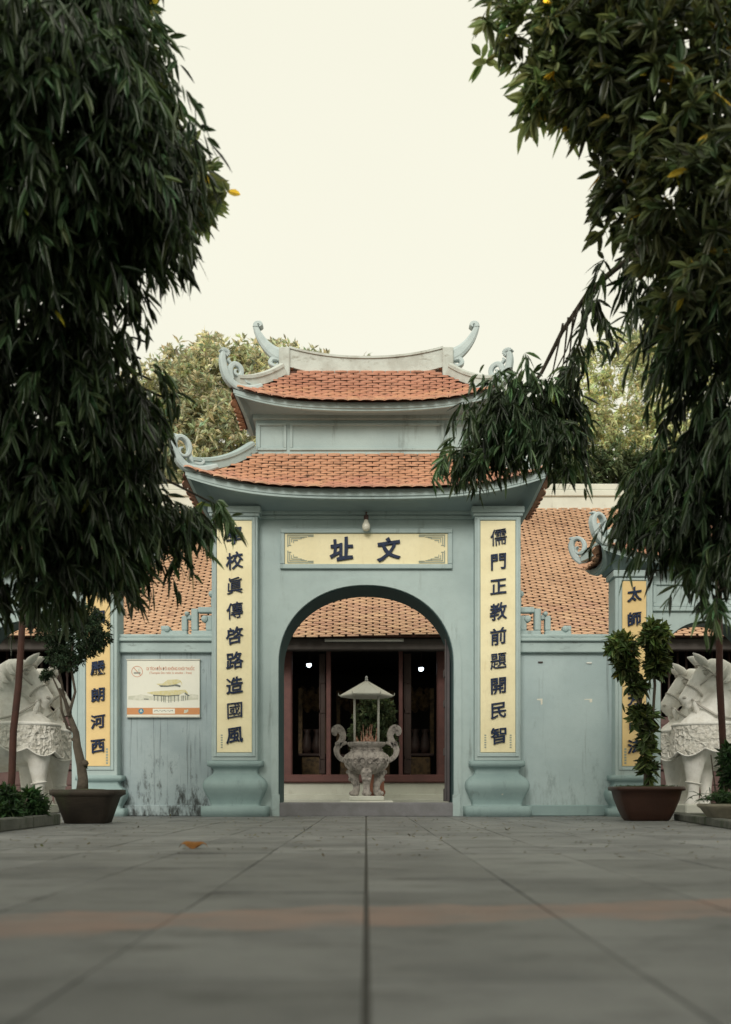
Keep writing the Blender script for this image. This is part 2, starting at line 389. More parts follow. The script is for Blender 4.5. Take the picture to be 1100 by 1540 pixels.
M['leaf_croton'] = leaf_mat('croton_leaf', (.05, .075, .026), (.1, .12, .03), .4, .4, .25)
M['leaf_shrub'] = leaf_mat('pale_shrub_leaf', (.12, .16, .085), (.15, .2, .06), .5, .3, .25)
M['leaf_bed'] = leaf_mat('bed_plant_leaf', (.035, .08, .03), (.05, .1, .02), .45, .35, .22)

# ------------------------------------------------------------------ leaves
def leaf_mesh(name, base, dirn, side, L, W, droop, tint, mat, lo=False, fold=.25):
    """every leaf is a folded lance-shaped blade; all arrays are per leaf"""
    base = np.asarray(base, float); n = len(base)
    dirn = dirn / np.linalg.norm(dirn, axis=1)[:, None]
    side = side - dirn * (side*dirn).sum(1)[:, None]; side /= np.linalg.norm(side, axis=1)[:, None] + 1e-9
    nor = np.cross(dirn, side)
    if lo:
        st = [(0, 0), (.45, 1), (1, 0)]
    else:
        st = [(0, 0.06), (.22, .72), (.5, 1), (.78, .66), (1, 0)]
    vs = []; idx = {}
    for k, (s, wf) in enumerate(st):
        c = base + dirn*(L*s)[:, None]
        c[:, 2] -= droop * L * s*s
        idx[('m', k)] = len(vs); vs.append(c)
        if wf > 0.01 and not (k == 0):
            off = side*(W*wf)[:, None]; up = nor*(W*wf*fold)[:, None]
            idx[('l', k)] = len(vs); vs.append(c + off + up)
            idx[('r', k)] = len(vs); vs.append(c - off + up)
    m = len(vs); V = np.stack(vs, 1).reshape(-1, 3)
    tris = []
    K = len(st)
    for k in range(K-1):
        for sd_ in ('l', 'r'):
            a, b_ = ('m', k), ('m', k+1); q0 = (sd_, k); q1 = (sd_, k+1)
            poly = [idx[a], idx[b_]]
            if q1 in idx: poly.append(idx[q1])
            if q0 in idx: poly.append(idx[q0])
            if len(poly) == 4: tris += [(poly[0], poly[1], poly[2]), (poly[0], poly[2], poly[3])]
            elif len(poly) == 3: tris.append(tuple(poly))
    T = np.array(tris); F = (T[None] + (np.arange(n)*m)[:, None, None]).reshape(-1, 3)
    me = bpy.data.meshes.new(name)
    me.vertices.add(len(V)); me.vertices.foreach_set('co', V.ravel())
    me.loops.add(F.size); me.loops.foreach_set('vertex_index', F.ravel().astype(np.int32))
    me.polygons.add(len(F)); me.polygons.foreach_set('loop_start', np.arange(0, F.size, 3, dtype=np.int32))
    me.update(calc_edges=True)
    at = me.color_attributes.new('tint', 'FLOAT_COLOR', 'POINT')
    tc = np.repeat(np.concatenate([tint, np.ones((n, 1))], 1), m, axis=0)
    at.data.foreach_set('color', tc.ravel().astype(np.float32))
    me.polygons.foreach_set('use_smooth', np.ones(len(F), dtype=bool))
    me.materials.append(mat)
    return me

def unit(v): return v / (np.linalg.norm(v, axis=-1, keepdims=True) + 1e-9)

def rand_tint(n, spread=.35, warm=.12):
    g = 1 + spread*rng.normal(size=(n, 1)); g = np.clip(g, .35, 2.2)
    t = np.repeat(g, 3, 1); t[:, 0] *= 1 + warm*rng.normal(size=n); t[:, 2] *= 1 - .1*rng.random(n)
    return np.clip(t, .1, 3)

class Leaves:
    def __init__(s): s.b = []; s.d = []; s.s = []; s.L = []; s.W = []; s.dr = []; s.t = []
    def add(s, b, d, sd_, L, W, dr, t):
        for a, x in zip((s.b, s.d, s.s, s.L, s.W, s.dr, s.t), (b, d, sd_, L, W, dr, t)): a.append(np.asarray(x, float))
    def mesh(s, name, mat, lo=False, fold=.25):
        c = [np.concatenate(a) for a in (s.b, s.d, s.s, s.L, s.W, s.dr, s.t)]
        return leaf_mesh(name, *c, mat, lo, fold)

def droop_sprays(lv, pos, outward, L=.2, W=.02, k=11, tw=.45, yellow=.006, spread=.35, bright=1.0, twigs=None):
    """hanging twigs with long drooping blades"""
    n = len(pos); pos = np.asarray(pos); out = unit(np.asarray(outward) + rng.normal(size=(n, 3))*.55)
    out[:, 2] = np.abs(out[:, 2])*.3 + .05; out = unit(out)
    ln = tw*(.6 + .7*rng.random(n))
    sp_t = np.clip(1 + .45*rng.normal(size=n), .4, 2.4)*bright
    for j in range(k):
        s = (j + rng.random(n)) / k
        b = pos + out*(ln*s)[:, None]*.75; b[:, 2] -= ln*s*s*.95
        d = out*.55*(1 - .5*s)[:, None] + rng.normal(size=(n, 3))*.42
        d[:, 2] -= .75 + .5*rng.random(n)
        sd_ = rng.normal(size=(n, 3))
        l = L*(.65 + .6*rng.random(n))
        t = rand_tint(n, spread)*sp_t[:, None]
        y = rng.random(n) < yellow; t[y] = t[y]*np.array([7.0, 4.2, 1.2])
        lv.add(b, d, sd_, l, W*(.8 + .4*rng.random(n)), .12 + .35*rng.random(n), t)

def rosette_sprays(lv, pos, outward, L=.16, W=.024, k=11, yellow=.01, spread=.3, bright=1.0, updown=.25):
    """whorls of blades at twig ends, spread like a fan and facing the light"""
    n = len(pos); pos = np.asarray(pos); ax = unit(np.asarray(outward) + rng.normal(size=(n, 3))*.5); ax[:, 2] += updown; ax = unit(ax)
    a = unit(np.cross(ax, rng.normal(size=(n, 3)))); b2 = np.cross(ax, a)
    sp_t = np.clip(1 + .25*rng.normal(size=n), .5, 1.7)*bright
    for j in range(k):
        th = 2*math.pi*(j*.382 + .06*rng.normal(size=n)); el = .25 + .75*rng.random(n)
        rad = a*np.cos(th)[:, None] + b2*np.sin(th)[:, None]
        d = rad*el[:, None] + ax*(1.05 - el)[:, None]
        bb = pos - ax*(.12*L/.16*rng.random(n))[:, None]
        t = rand_tint(n, spread)*sp_t[:, None]
        y = rng.random(n) < yellow; t[y] = t[y]*np.array([5.5, 3.2, .9])
        lv.add(bb, d, np.cross(d, ax) + rng.normal(size=(n, 3))*.15, L*(.7 + .5*rng.random(n)), W*(.8 + .4*rng.random(n)), .1 + .3*rng.random(n), t)

def in_ellipsoid(n, c, r, shell=.35):
    v = unit(rng.normal(size=(n, 3))); q = rng.random(n)**(1/3.0); q = shell*np.sqrt(q) + (1-shell)*q
    return np.asarray(c) + v*q[:, None]*np.asarray(r), v

# ------------------------------------------------------------------ lettering (all strings converted in one go)
TEXTS = {}
def text_batch(items):
    obs = []
    for key, s, size, ext, off, bev, shear in items:
        cu = bpy.data.curves.new('t', 'FONT'); cu.body = s; cu.size = size; cu.extrude = ext; cu.offset = off; cu.bevel_depth = bev
        cu.align_x = 'CENTER'; cu.align_y = 'CENTER'; cu.resolution_u = 3
        o = bpy.data.objects.new('t', cu); C.objects.link(o); obs.append((key, o, shear))
    dg = bpy.context.evaluated_depsgraph_get()
    for key, o, shear in obs:
        me = bpy.data.meshes.new_from_object(o.evaluated_get(dg)); me.name = 'lettering'
        n = len(me.vertices); co = np.empty(n*3); me.vertices.foreach_get('co', co); co = co.reshape(-1, 3)
        cx = (co[:, 0].max() + co[:, 0].min())/2; cy = (co[:, 1].max() + co[:, 1].min())/2
        x = co[:, 0] - cx; y = co[:, 1] - cy; z = co[:, 2]
        if shear:
            s_ = max(x.max(), 1e-6)
            y = y + shear*x + .05*s_*np.sin(x/s_*2.6) + .02*s_*np.sin(y/s_*7 + x/s_*4)
            x = x + .03*s_*np.sin(y/s_*5 + 1.0)
        me.vertices.foreach_set('co', np.stack([x, -z, y], 1).ravel()); me.materials.clear(); me.update()
        TEXTS[key] = me
        bpy.data.objects.remove(o)
LEFT_C = '學校眞傳啓路造國風'; RIGHT_C = '儒門正教前題開民智'
LEFT_S = '光如照嚴朗河西'; RIGHT_S = '太師  芳古法'
items = []
for ch in sorted(set(LEFT_C + RIGHT_C)): items.append((ch, ch, .265, .012, .0002 if ch in '傳國題儒眞' else .002, .0 if ch in '傳國題儒眞' else .0015, .1))
for ch in sorted(set(LEFT_S + RIGHT_S) - {' '}): items.append(('s' + ch, ch, .225, .012, .003, .0015, .1))
for ch in '文址': items.append(('n' + ch, ch, .355, .014, .008, .003, .1))
items.append(('sign1', 'DI TÍCH ĐỀN ĐÔ KHÔNG KHÓI THUỐC', .064, .0008, .001, 0, 0))
items.append(('sign2', '(Temple Do relic is smoke - free)', .047, .0008, .0002, 0, 0))
text_batch(items)
def place_text(key, name, x, y, z, mat, parent):
    me = TEXTS[key]
    if not me.materials: me.materials.append(mat)
    o = bpy.data.objects.new(name, me); C.objects.link(o); o.location = (x, y, z); o.parent = parent
    return o

# ================================================================== THE SETTING
b = MB(); b.add([(-400,-60,-.03),(400,-60,-.03),(400,900,-.03),(-400,900,-.03)], [(0,1,2,3)])
tag(b.build('ground', M['ground']), kind='structure')

TS = .6
b = MB(); b.box(-9, 9, -2, 27, -.025, -.011)
paving = tag(b.build('paving', M['joint']), kind='structure')
def slab_mesh(w_, l_):
    q = MB(); q.box(-w_/2, w_/2, -l_/2, l_/2, -.03, 0)
    return q.mesh('paving_slab', .0035, 1)
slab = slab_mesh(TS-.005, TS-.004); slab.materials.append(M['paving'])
row = 0; y = .9; far = MB()
while y < 26.4:
    hw = .40*(y + .6) + .5
    n0 = int(math.ceil(hw/TS))
    off = 0.0
    for i in range(-14, 14):
        x = (i + .5)*TS + (.005 if i >= 0 else -.005)
        dz = random.uniform(-.0025, .0025)
        if abs(x) < hw + .3 and y < 8.2:
            o = piece('paving_slab', slab, Matrix.Translation((x, y + TS/2, dz)) @ Matrix.Rotation(random.uniform(-.003, .003), 4, 'X') @ Matrix.Rotation(random.uniform(-.003, .003), 4, 'Y'), paving)
        else:
            far.box(x-TS/2+.005, x+TS/2-.005, y+.005, y+TS-.005, -.02, dz)
    y += TS
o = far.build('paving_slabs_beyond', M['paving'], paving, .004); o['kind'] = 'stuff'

# ------------------------------------------------------------------ roofs with curled corners
def tile_mesh(name, w_, L, sag, th, arch, mat, n=6, pw=2.4):
    """one roof tile: x across, y up the slope (0 = lower lip), z out of the slope; rounded lower lip"""
    q = MB(); top = []; lo = []
    for i in range(n+1):
        u = -1 + 2*i/n
        yb = -sag*(1 - abs(u)**pw)
        zz = arch*(1-u*u)
        top.append((u*w_/2, yb, zz)); lo.append((u*w_/2, yb, zz - th))
    up = [(-w_/2, L, -.004), (w_/2, L, -.004)]
    k = n+1
    vs = top + lo + up
    fs = [tuple(range(k)) + (2*k+1, 2*k)] if arch == 0 else []
    if arch:
        m_ = [(u[0], L, arch*(1-(2*u[0]/w_)**2)*.6 - .004) for u in top]
        vs = top + lo + m_; fs = [(i, i+1, 2*k+i+1, 2*k+i) for i in range(n)]
    fs += [(i, k+i, k+i+1, i+1) for i in range(n)]
    q.add(vs, fs); 
    me = bpy.data.meshes.new(name); me.from_pydata(q.v, [], [f[::-1] if False else f for f in q.f]); me.update()
    bm = bmesh.new(); bm.from_mesh(me); bmesh.ops.recalc_face_normals(bm, faces=bm.faces)
    if bm.faces[0].normal.z < 0: bmesh.ops.reverse_faces(bm, faces=bm.faces)
    bm.to_mesh(me); bm.free()
    me.materials.append(mat); return me

def roof_shape(cx, cy, ax, ay, bx, by, z0, z1, lift, p=3.6, prof=1.2, flare=.1):
    def S(side, u, t):
        k = abs(u)**p*(1-t)**2; fl = flare*k
        ex = ax + (bx-ax)*t + fl; ey = ay + (by-ay)*t + fl
        z = z0 + (z1-z0)*t**prof + lift*k
        if side == 0: return Vector((cx + u*ex, cy - ey, z))
        if side == 1: return Vector((cx + ex, cy + u*ey, z))
        if side == 2: return Vector((cx - u*ex, cy + ey, z))
        return Vector((cx - ex, cy - u*ey, z))
    return S

def tile_frames(S, side, half0, rows, pitch, t0=-.04):
    """positions and frames of the tiles of one slope"""
    out = []
    for r_ in range(rows):
        t = t0 + r_*(.985-t0)/rows
        tt = max(t, 0)
        wid = (S(side, 1, tt) - S(side, -1, tt)).length
        n = int(wid/pitch)
        for i in range(-n, n+1):
            x = (i + .5*(r_ % 2))*pitch
            u = x/(wid/2)
            if abs(u) > 1 - pitch*.42/(wid/2): continue
            p0 = S(side, u, tt); p1 = S(side, u*(S(side,1,tt)-S(side,-1,tt)).length/max(.2, (S(side,1,min(1,tt+.1))-S(side,-1,min(1,tt+.1))).length), min(1, tt+.1))
            e = .01; tx = (S(side, min(1, u+e), tt) - S(side, max(-1, u-e), tt)).normalized()
            ty = (p1 - p0); ty = (ty - tx*ty.dot(tx)).normalized(); nz = tx.cross(ty)
            if nz.z < 0: nz = -nz; tx = -tx
            if t < 0: p0 = p0 + ty*(t*(p1-p0).length/.1)
            out.append((p0, tx, ty, nz))
    return out

def frame_matrix(p, tx, ty, nz, raise_, tilt):
    q = Matrix((( tx.x, ty.x, nz.x, 0), (tx.y, ty.y, nz.y, 0), (tx.z, ty.z, nz.z, 0), (0, 0, 0, 1)))
    return Matrix.Translation(p + nz*raise_) @ q @ Matrix.Rotation(tilt, 4, 'X')

def roof(name, parent, S, wall, rows, pitch, tile, near_sides=(0,), rows_side=None, fascia=.125, mats=None, max_piece=300):
    """roof part with its tiles, fascia and soffit; wall=(cx,cy,half x,half y,z) is where the soffit ends"""
    q = MB()
    for sd_ in range(4): q.grid(lambda a, t, s_=sd_: S(s_, -1 + 2*a, t), 26, 8)
    bed = q.build(name, M['under'], parent)
    for sd_ in range(4):
        fr = tile_frames(S, sd_, 0, rows if sd_ in (0, 2) else (rows_side or rows), pitch)
        fm = [frame_matrix(p, tx, ty, nz, .055 + random.uniform(-.005, .005), -.42 + random.uniform(-.04, .04)) @ Matrix.Rotation(random.uniform(-.03, .03), 4, 'Z') for p, tx, ty, nz in fr]
        rest = fm
        if sd_ in near_sides:
            for m_ in fm[:max_piece]: piece('roof_tile', tile, m_, bed)
            rest = fm[max_piece:]
        if rest:
            g = MB(); tv = [Vector(v.co) for v in tile.vertices]; tf = [tuple(f.vertices) for f in tile.polygons]
            for m_ in rest: g.add([m_ @ v for v in tv], tf)
            me = bpy.data.meshes.new('roof_tiles'); me.from_pydata(g.v, [], g.f); me.materials.append(M['tile'])
            o = link_mesh('roof_tiles_beyond', me, None, bed); o['kind'] = 'stuff'
    # fascia and coved soffit follow the eave all the way round
    cx, cy, wx, wy, wz = wall
    def wp(side, u):
        if side == 0: return Vector((cx + u*wx, cy - wy, wz))
        if side == 1: return Vector((cx + wx, cy + u*wy, wz))
        if side == 2: return Vector((cx - u*wx, cy + wy, wz))
        return Vector((cx - wx, cy - u*wy, wz))
    fb = MB(); sb = MB(); nu = 30
    for sd_ in range(4):
        def F(a, t, s_=sd_):
            e = S(s_, -1 + 2*a, 0); c = Vector((cx, cy, e.z)); inn = (c - e); inn.z = 0; inn.normalize()
            prof = [(.12, .02), (.05, .014), (.05, -fascia*.7), (.075, -fascia*.76), (.075, -fascia), (.12, -fascia-.012)]
            k = min(5, int(round(t*5))); return e + inn*prof[k][0] + Vector((0, 0, prof[k][1]))
        fb.grid(F, nu, 5)
        def G(a, t, s_=sd_):
            e = F(a, 1, s_); q_ = wp(s_, -1 + 2*a)
            h = t; v = e.lerp(q_, h)
            v.z = e.z + (q_.z - e.z)*(h**2.2) + .06*math.sin(math.pi*h)*(1-h)
            return v
        sb.grid(G, nu, 8)
    fb.build('fascia', M['wall'], parent); sb.build('soffit', M['soffit'], parent, smooth=True)
    return bed

def hip_path(S, sx, sy, t0, t1, n=14, dz=0.0):
    side, u = {(-1,-1):(0,-1), (1,-1):(0,1), (1,1):(2,-1), (-1,1):(2,1)}[(sx, sy)]
    return [S(side, u, t0 + (t1-t0)*i/n) + Vector((0, 0, dz)) for i in range(n+1)]

RIDGE_PROF = [(-.085, -.05), (.085, -.05), (.085, .055), (.105, .06), (.105, .1), (.05, .125), (-.05, .125), (-.105, .1), (-.105, .06), (-.085, .055)]

def spiral(cx, cy, r0, r1, a0, a1, n=16):
    return [(cx + (r0 + (r1-r0)*i/n)*math.cos(a0 + (a1-a0)*i/n), cy + (r0 + (r1-r0)*i/n)*math.sin(a0 + (a1-a0)*i/n)) for i in range(n+1)]

def smooth_path(pts, wid, n=5):
    """Catmull-Rom through the spine points"""
    out = []; ow = []; k = len(pts)
    for i in range(k-1):
        p0, p1, p2, p3 = pts[max(0,i-1)], pts[i], pts[i+1], pts[min(k-1,i+2)]
        for j in range(n):
            t = j/n
            out.append(tuple(.5*((2*p1[c]) + (-p0[c]+p2[c])*t + (2*p0[c]-5*p1[c]+4*p2[c]-p3[c])*t*t + (-p0[c]+3*p1[c]-3*p2[c]+p3[c])*t**3) for c in (0, 1)))
            ow.append(wid[i] + (wid[i+1]-wid[i])*t)
    out.append(tuple(pts[-1])); ow.append(wid[-1]); return out, ow

def corner_ornament(parent, corner, sx, sy, kind, sc_=1.0):
    """curled horn and scroll standing on a roof corner, in the upright plane of the hip"""
    ax = Vector((sx, sy*.55, 0)); ax = ax / abs(ax.x)      # one unit across the picture
    o = corner; ay = Vector((0, 0, 1)); g = MB()
    def rib(pts, wid, dep):
        p, w_ = smooth_path([(a*sc_/100, c/100*sc_) for a, c in pts], [x/100*sc_ for x in wid]); g.ribbon(p, w_, o, ax, ay, dep*sc_)
    if kind == 'scroll':       # lower roof: open spiral with a small volute at its foot
        rib([(-62,8),(-42,-1),(-24,-5),(-8,-3),(4,7),(12,22),(15,38),(11,50),(1,54),(-9,47),(-13,34),(-10,22),(-2,17),(5,22),(5,30),(0,33)], [9,13,15,15,14,12,11,9,8,8,8,7,6,5,5,3], .17)
        rib([(-12,26),(-16,15),(-24,8),(-34,8),(-38,14),(-34,18)], [8,8,7,6,5,3], .1)
        rib([(6,50),(12,55),(20,55)], [7,7,3], .1)
    else:                      # upper roof: tall horn with a ruffled head and a leafy scroll inside it
        rib([(-66,10),(-46,-1),(-26,-5),(-10,-2),(4,10),(12,28),(16,50),(15,66)], [9,13,15,15,15,14,12,9], .17)
        for i in range(9):
            a = R(20 + i*28); cx_, cy_ = 12 + 6.5*math.cos(a), 68 + 6.0*math.sin(a)
            rib([(12, 66), (cx_, cy_), (12 + 10.5*math.cos(a), 67 + 9.5*math.sin(a))], [3, 6, 2.5], .15)
        rib([(-4,12),(0,26),(-2,40),(-10,47),(-20,43),(-24,32),(-19,23),(-11,25),(-10,32),(-14,34)], [8,10,11,10,10,9,8,6,5,3], .1)
        rib([(-24,30),(-28,18),(-34,11),(-42,10)], [7,6,5,3], .09)
        rib([(-3,44),(4,52),(2,57)], [6,6,3], .09)
    return g.build('corner_scroll', M['ornament'], parent, smooth=False)

# ================================================================== MAIN GATE
gate = thing('temple_gate', 'blue grey two tiered temple gate with arch and curled tiled roofs', 'gate', (0, 15.6, 0))
GY0, GY1 = 15.2, 16.1
def arch_pts(a, zs, b_, n=40, e=2.12):
    return [(-a*math.copysign(abs(math.cos(math.pi*i/n))**(2/e), math.cos(math.pi*i/n)), zs + b_*abs(math.sin(math.pi*i/n))**(2/e)) for i in range(n+1)]
AW, ZS, AB = 1.335, 2.32, 1.2
def arch_wall(cx, W, z1, a, zs, b_, y0, y1, name, mat, parent):
    q = MB(); ar = [(cx + x, z) for x, z in arch_pts(a, zs, b_)]
    for y_ in (y0, y1):
        for xs in ((cx-W, cx-a), (cx+a, cx+W)):
            q.add([(xs[0], y_, 0), (xs[1], y_, 0), (xs[1], y_, z1), (xs[0], y_, z1)], [(0,1,2,3)])
        for i in range(len(ar)-1):
            (xa, za), (xb, zb) = ar[i], ar[i+1]
            q.add([(xa, y_, za), (xb, y_, zb), (xb, y_, z1), (xa, y_, z1)], [(0,1,2,3)])
    full = [(cx-a, 0)] + ar + [(cx+a, 0)]
    for i in range(len(full)-1):
        (xa, za), (xb, zb) = full[i], full[i+1]
        q.add([(xa, y0, za), (xb, y0, zb), (xb, y1, zb), (xa, y1, za)], [(0,1,2,3)])
    q.add([(cx-W,y0,0),(cx-W,y1,0),(cx-W,y1,z1),(cx-W,y0,z1)], [(0,1,2,3)]); q.add([(cx+W,y0,0),(cx+W,y1,0),(cx+W,y1,z1),(cx+W,y0,z1)], [(0,1,2,3)])
    q.add([(cx-W,y0,z1),(cx+W,y0,z1),(cx+W,y1,z1),(cx-W,y1,z1)], [(0,1,2,3)])
    me = bpy.data.meshes.new(name); me.from_pydata(q.v, [], q.f)
    bm = bmesh.new(); bm.from_mesh(me); bmesh.ops.remove_doubles(bm, verts=bm.verts, dist=1e-5); bmesh.ops.recalc_face_normals(bm, faces=bm.faces); bm.to_mesh(me); bm.free()
    return link_mesh(name, me, mat, parent)
def arch_band(cx, a, zs, b_, wid, y0, y1, name, mat, parent, z_low=0.0):
    """band of constant width that follows the arch from foot to foot"""
    inn = [(cx-a, z_low)] + [(cx + x, z) for x, z in arch_pts(a, zs, b_)] + [(cx+a, z_low)]
    out = [(cx-a-wid, z_low)] + [(cx + x, z) for x, z in arch_pts(a+wid, zs, b_+wid)] + [(cx+a+wid, z_low)]
    q = MB(); n = len(inn); vs = []
    for i in range(n): vs += [(inn[i][0], y0, inn[i][1]), (out[i][0], y0, out[i][1]), (out[i][0], y1, out[i][1]), (inn[i][0], y1, inn[i][1])]
    fs = [(i*4+j, i*4+(j+1) % 4, (i+1)*4+(j+1) % 4, (i+1)*4+j) for i in range(n-1) for j in range(4)] + [(0,1,2,3), ((n-1)*4+3, (n-1)*4+2, (n-1)*4+1, (n-1)*4)]
    q.add(vs, fs); return q.build(name, mat, parent)
wall = arch_wall(0, 2.2, 4.78, AW, ZS, AB, GY0, GY1, 'wall', M['wall'], gate)
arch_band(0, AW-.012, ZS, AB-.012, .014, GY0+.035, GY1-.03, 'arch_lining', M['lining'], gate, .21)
arch_band(0, AW+.004, ZS, AB+.004, .115, GY0-.016, GY0+.02, 'arch_moulding', M['wall'], gate, 0)
q = MB(); q.box(-AW+.003, AW-.003, GY0-.03, GY0+.5, -.005, .205); q.build('threshold', M['sill'], gate, .012)
for s_ in (-1, 1):
    q = MB(); q.box(*sorted((s_*(AW-.02), s_*(AW+.1))), GY0-.03, GY0-.017, 0, .33); q.build('jamb_foot', M['coping'], gate, .003)
q = MB(); q.box(-1.62, 1.62, GY0-.05, GY0+.05, 4.52, 4.575); q.box(-1.62, 1.62, GY0-.09, GY0+.05, 4.579, 4.66); q.build('cornice', M['wall'], gate, .01)
# open timber door leaf folded back inside the right jamb
q = MB(); x0 = AW - .075
q.box(x0, x0+.05, 15.62, 16.05, .22, 2.95)
for z0_, z1_ in ((.22,.42),(.95,1.07),(1.72,1.84),(2.2,2.32),(2.8,2.95)): q.box(x0-.02, x0-.001, 15.62, 16.05, z0_, z1_)
q.box(x0-.022, x0-.002, 15.605, 15.69, .22, 2.95)
q.build('door_leaf', M['door'], gate, .006)

PX = 1.98
for s_, chars, ctxt in ((-1, LEFT_C, 'left'), (1, RIGHT_C, 'right')):
    cx = s_*PX
    q = MB(); q.box(cx-.345, cx+.345, 15.0, 15.45, .84, 4.53)
    pil = q.build('pillar', M['wall'], gate, .01)
    q = MB(); q.box(cx-.375, cx+.375, 14.97, 15.46, 4.515, 4.56); q.box(cx-.395, cx+.395, 14.95, 15.46, 4.562, 4.66); q.build('capital', M['wall'], pil, .008)
    q = MB()   # raised border round the panel
    for a, c_, e, f in ((-.315, -.27, .9, 4.5), (.27, .315, .9, 4.5), (-.27, .27, .9, .955), (-.27, .27, 4.455, 4.5)): q.box(cx+a, cx+c_, 14.978, 15.003, e, f)
    q.build('panel_border', M['wall'], pil, .006)
    q = MB(); prof = [(.42,.84),(.42,.76),(.36,.74),(.335,.70),(.335,.66),(.36,.625),(.42,.585),(.465,.535),(.482,.47),(.472,.41),(.44,.34),(.4,.26),(.375,.19),(.375,.16),(.5,.155),(.505,.15),(.505,0)]
    q.sqlathe([(a, a-.11, z) for a, z in prof[::-1]], (cx, 15.31, 0), .16)
    q.build('pillar_base', M['green'], pil, 0, True)
    q = MB(); q.box(cx-.262, cx+.262, 14.985, 15.003, .965, 4.445)
    pan = tag(q.build('couplet_panel', M['yellow'], gate, .003), 'tall cream yellow panel with nine dark blue characters')
    ys = np.linspace(808 if s_ > 0 else 806, 1106, 9)
    for k, ch in enumerate(chars):
        place_text(ch, 'character', cx + .005, 14.972, P(0, ys[k], 15.0).z, M['ink'], pan)
    for dx in ((-.19,) if s_ < 0 else (-.19, .19)):
        q = MB()
        for k in range(6):
            z_ = 1.03 + k*.036; q.box(cx+dx-.014, cx+dx+.014, 14.982, 14.9845, z_, z_+.022)
        q.build('small_seal_column', M['fret'], pan)
# name panel
zc = P(0, 826, GY0).z
q = MB()
for a, c_, e, f in ((-1.31, 1.31, .235, .305), (-1.31, 1.31, -.305, -.235), (-1.31, -1.24, -.232, .232), (1.24, 1.31, -.232, .232)):
    q.box(a, c_, GY0-.055, GY0+.01, zc+e, zc+f)
q.build('name_panel_frame', M['wall'], gate, .008)
q = MB(); q.box(-1.238, 1.238, GY0-.025, GY0+.01, zc-.233, zc+.233)
np_ = tag(q.build('name_panel', M['yellow'], gate), 'wide cream yellow name panel over the arch with two blue characters')
place_text('n址', 'character', P(514,0,GY0).x, GY0-.04, zc-.005, M['ink'], np_); place_text('n文', 'character', P(585,0,GY0).x, GY0-.04, zc-.005, M['ink'], np_)
for sx in (-1, 1):
    for sz in (-1, 1):
        q = MB()
        def fr(a, c_, e, f): q.box(*sorted((sx*(1.2-a), sx*(1.2-c_))), GY0-.034, GY0-.026, *sorted((zc + sz*(.218-e), zc + sz*(.218-f))))
        for a, c_, e, f in ((0,.4,0,.016),(0,.016,.02,.19),(.03,.3,.03,.044),(.03,.044,.05,.15),(.31,.4,.024,.036),(.06,.22,.058,.07),(.06,.072,.075,.12),(.09,.16,.085,.097),(.2,.26,.05,.056),(.02,.06,.16,.172),(.09,.1,.1,.13)): fr(a, c_, e, f)
        q.build('fret_corner', M['fret'], np_)

GCY = 15.65
tile_near = tile_mesh('roof_tile', .186, .2, .05, .025, .006, M['tile'], 8)
S1 = roof_shape(0, GCY, 2.56, 1.15, 1.74, .32, 4.78, 5.56, .26)
lower = roof('lower_roof', gate, S1, (0, GCY, 2.2, .52, 4.62), 16, .197, tile_near, max_piece=170)
# upper storey
UY = 15.35
q = MB(); q.box(-1.7, 1.7, UY, GCY+.3, 5.3, 6.2); q.build('upper_wall', M['wall'], gate, .008)
q = MB(); q.box(-1.73, 1.73, UY-.035, GCY+.33, 5.42, 5.56); q.build('upper_wall_foot', M['foot'], gate, .012)
q = MB(); q.box(-1.74, 1.74, UY-.045, GCY+.33, 6.09, 6.17); q.build('upper_cornice', M['wall'], gate, .008)
for x0, x1 in ((-1.63, -1.27), (-1.13, 1.15), (1.28, 1.63)):   # raised flat frames round three sunk panels
    q = MB(); z0_, z1_ = 5.66, 6.0
    for a, c_, e, f in ((x0-.045, x1+.045, z1_, z1_+.04), (x0-.045, x1+.045, z0_-.04, z0_), (x0-.045, x0, z0_, z1_), (x1, x1+.045, z0_, z1_)): q.box(a, c_, UY-.028, UY+.002, e, f)
    q.build('sunk_panel_frame', M['wall'], gate, .005)
S2 = roof_shape(0, GCY, 1.92, .75, 1.2, .05, 6.195, 6.95, .18)
upper = roof('upper_roof', gate, S2, (0, GCY, 1.72, .33, 6.16), 15, .197, tile_near, fascia=.105, max_piece=130)
for S_, t1, kind, scl in ((S1, 1.0, 'scroll', .74), (S2, .86, 'horn', .66)):
    bed = lower if S_ is S1 else upper
    for sx in (-1, 1):
        for sy in (-1, 1):
            q = MB(); q.sweep(hip_path(S_, sx, sy, .1, t1, 14, .07), RIDGE_PROF); q.build('hip_ridge', M['ridge'] if S_ is S2 else M['coping'], bed)
            c = hip_path(S_, sx, sy, 0, .2, 1, .05)[0]
            corner_ornament(bed, c, sx, sy, kind, scl)
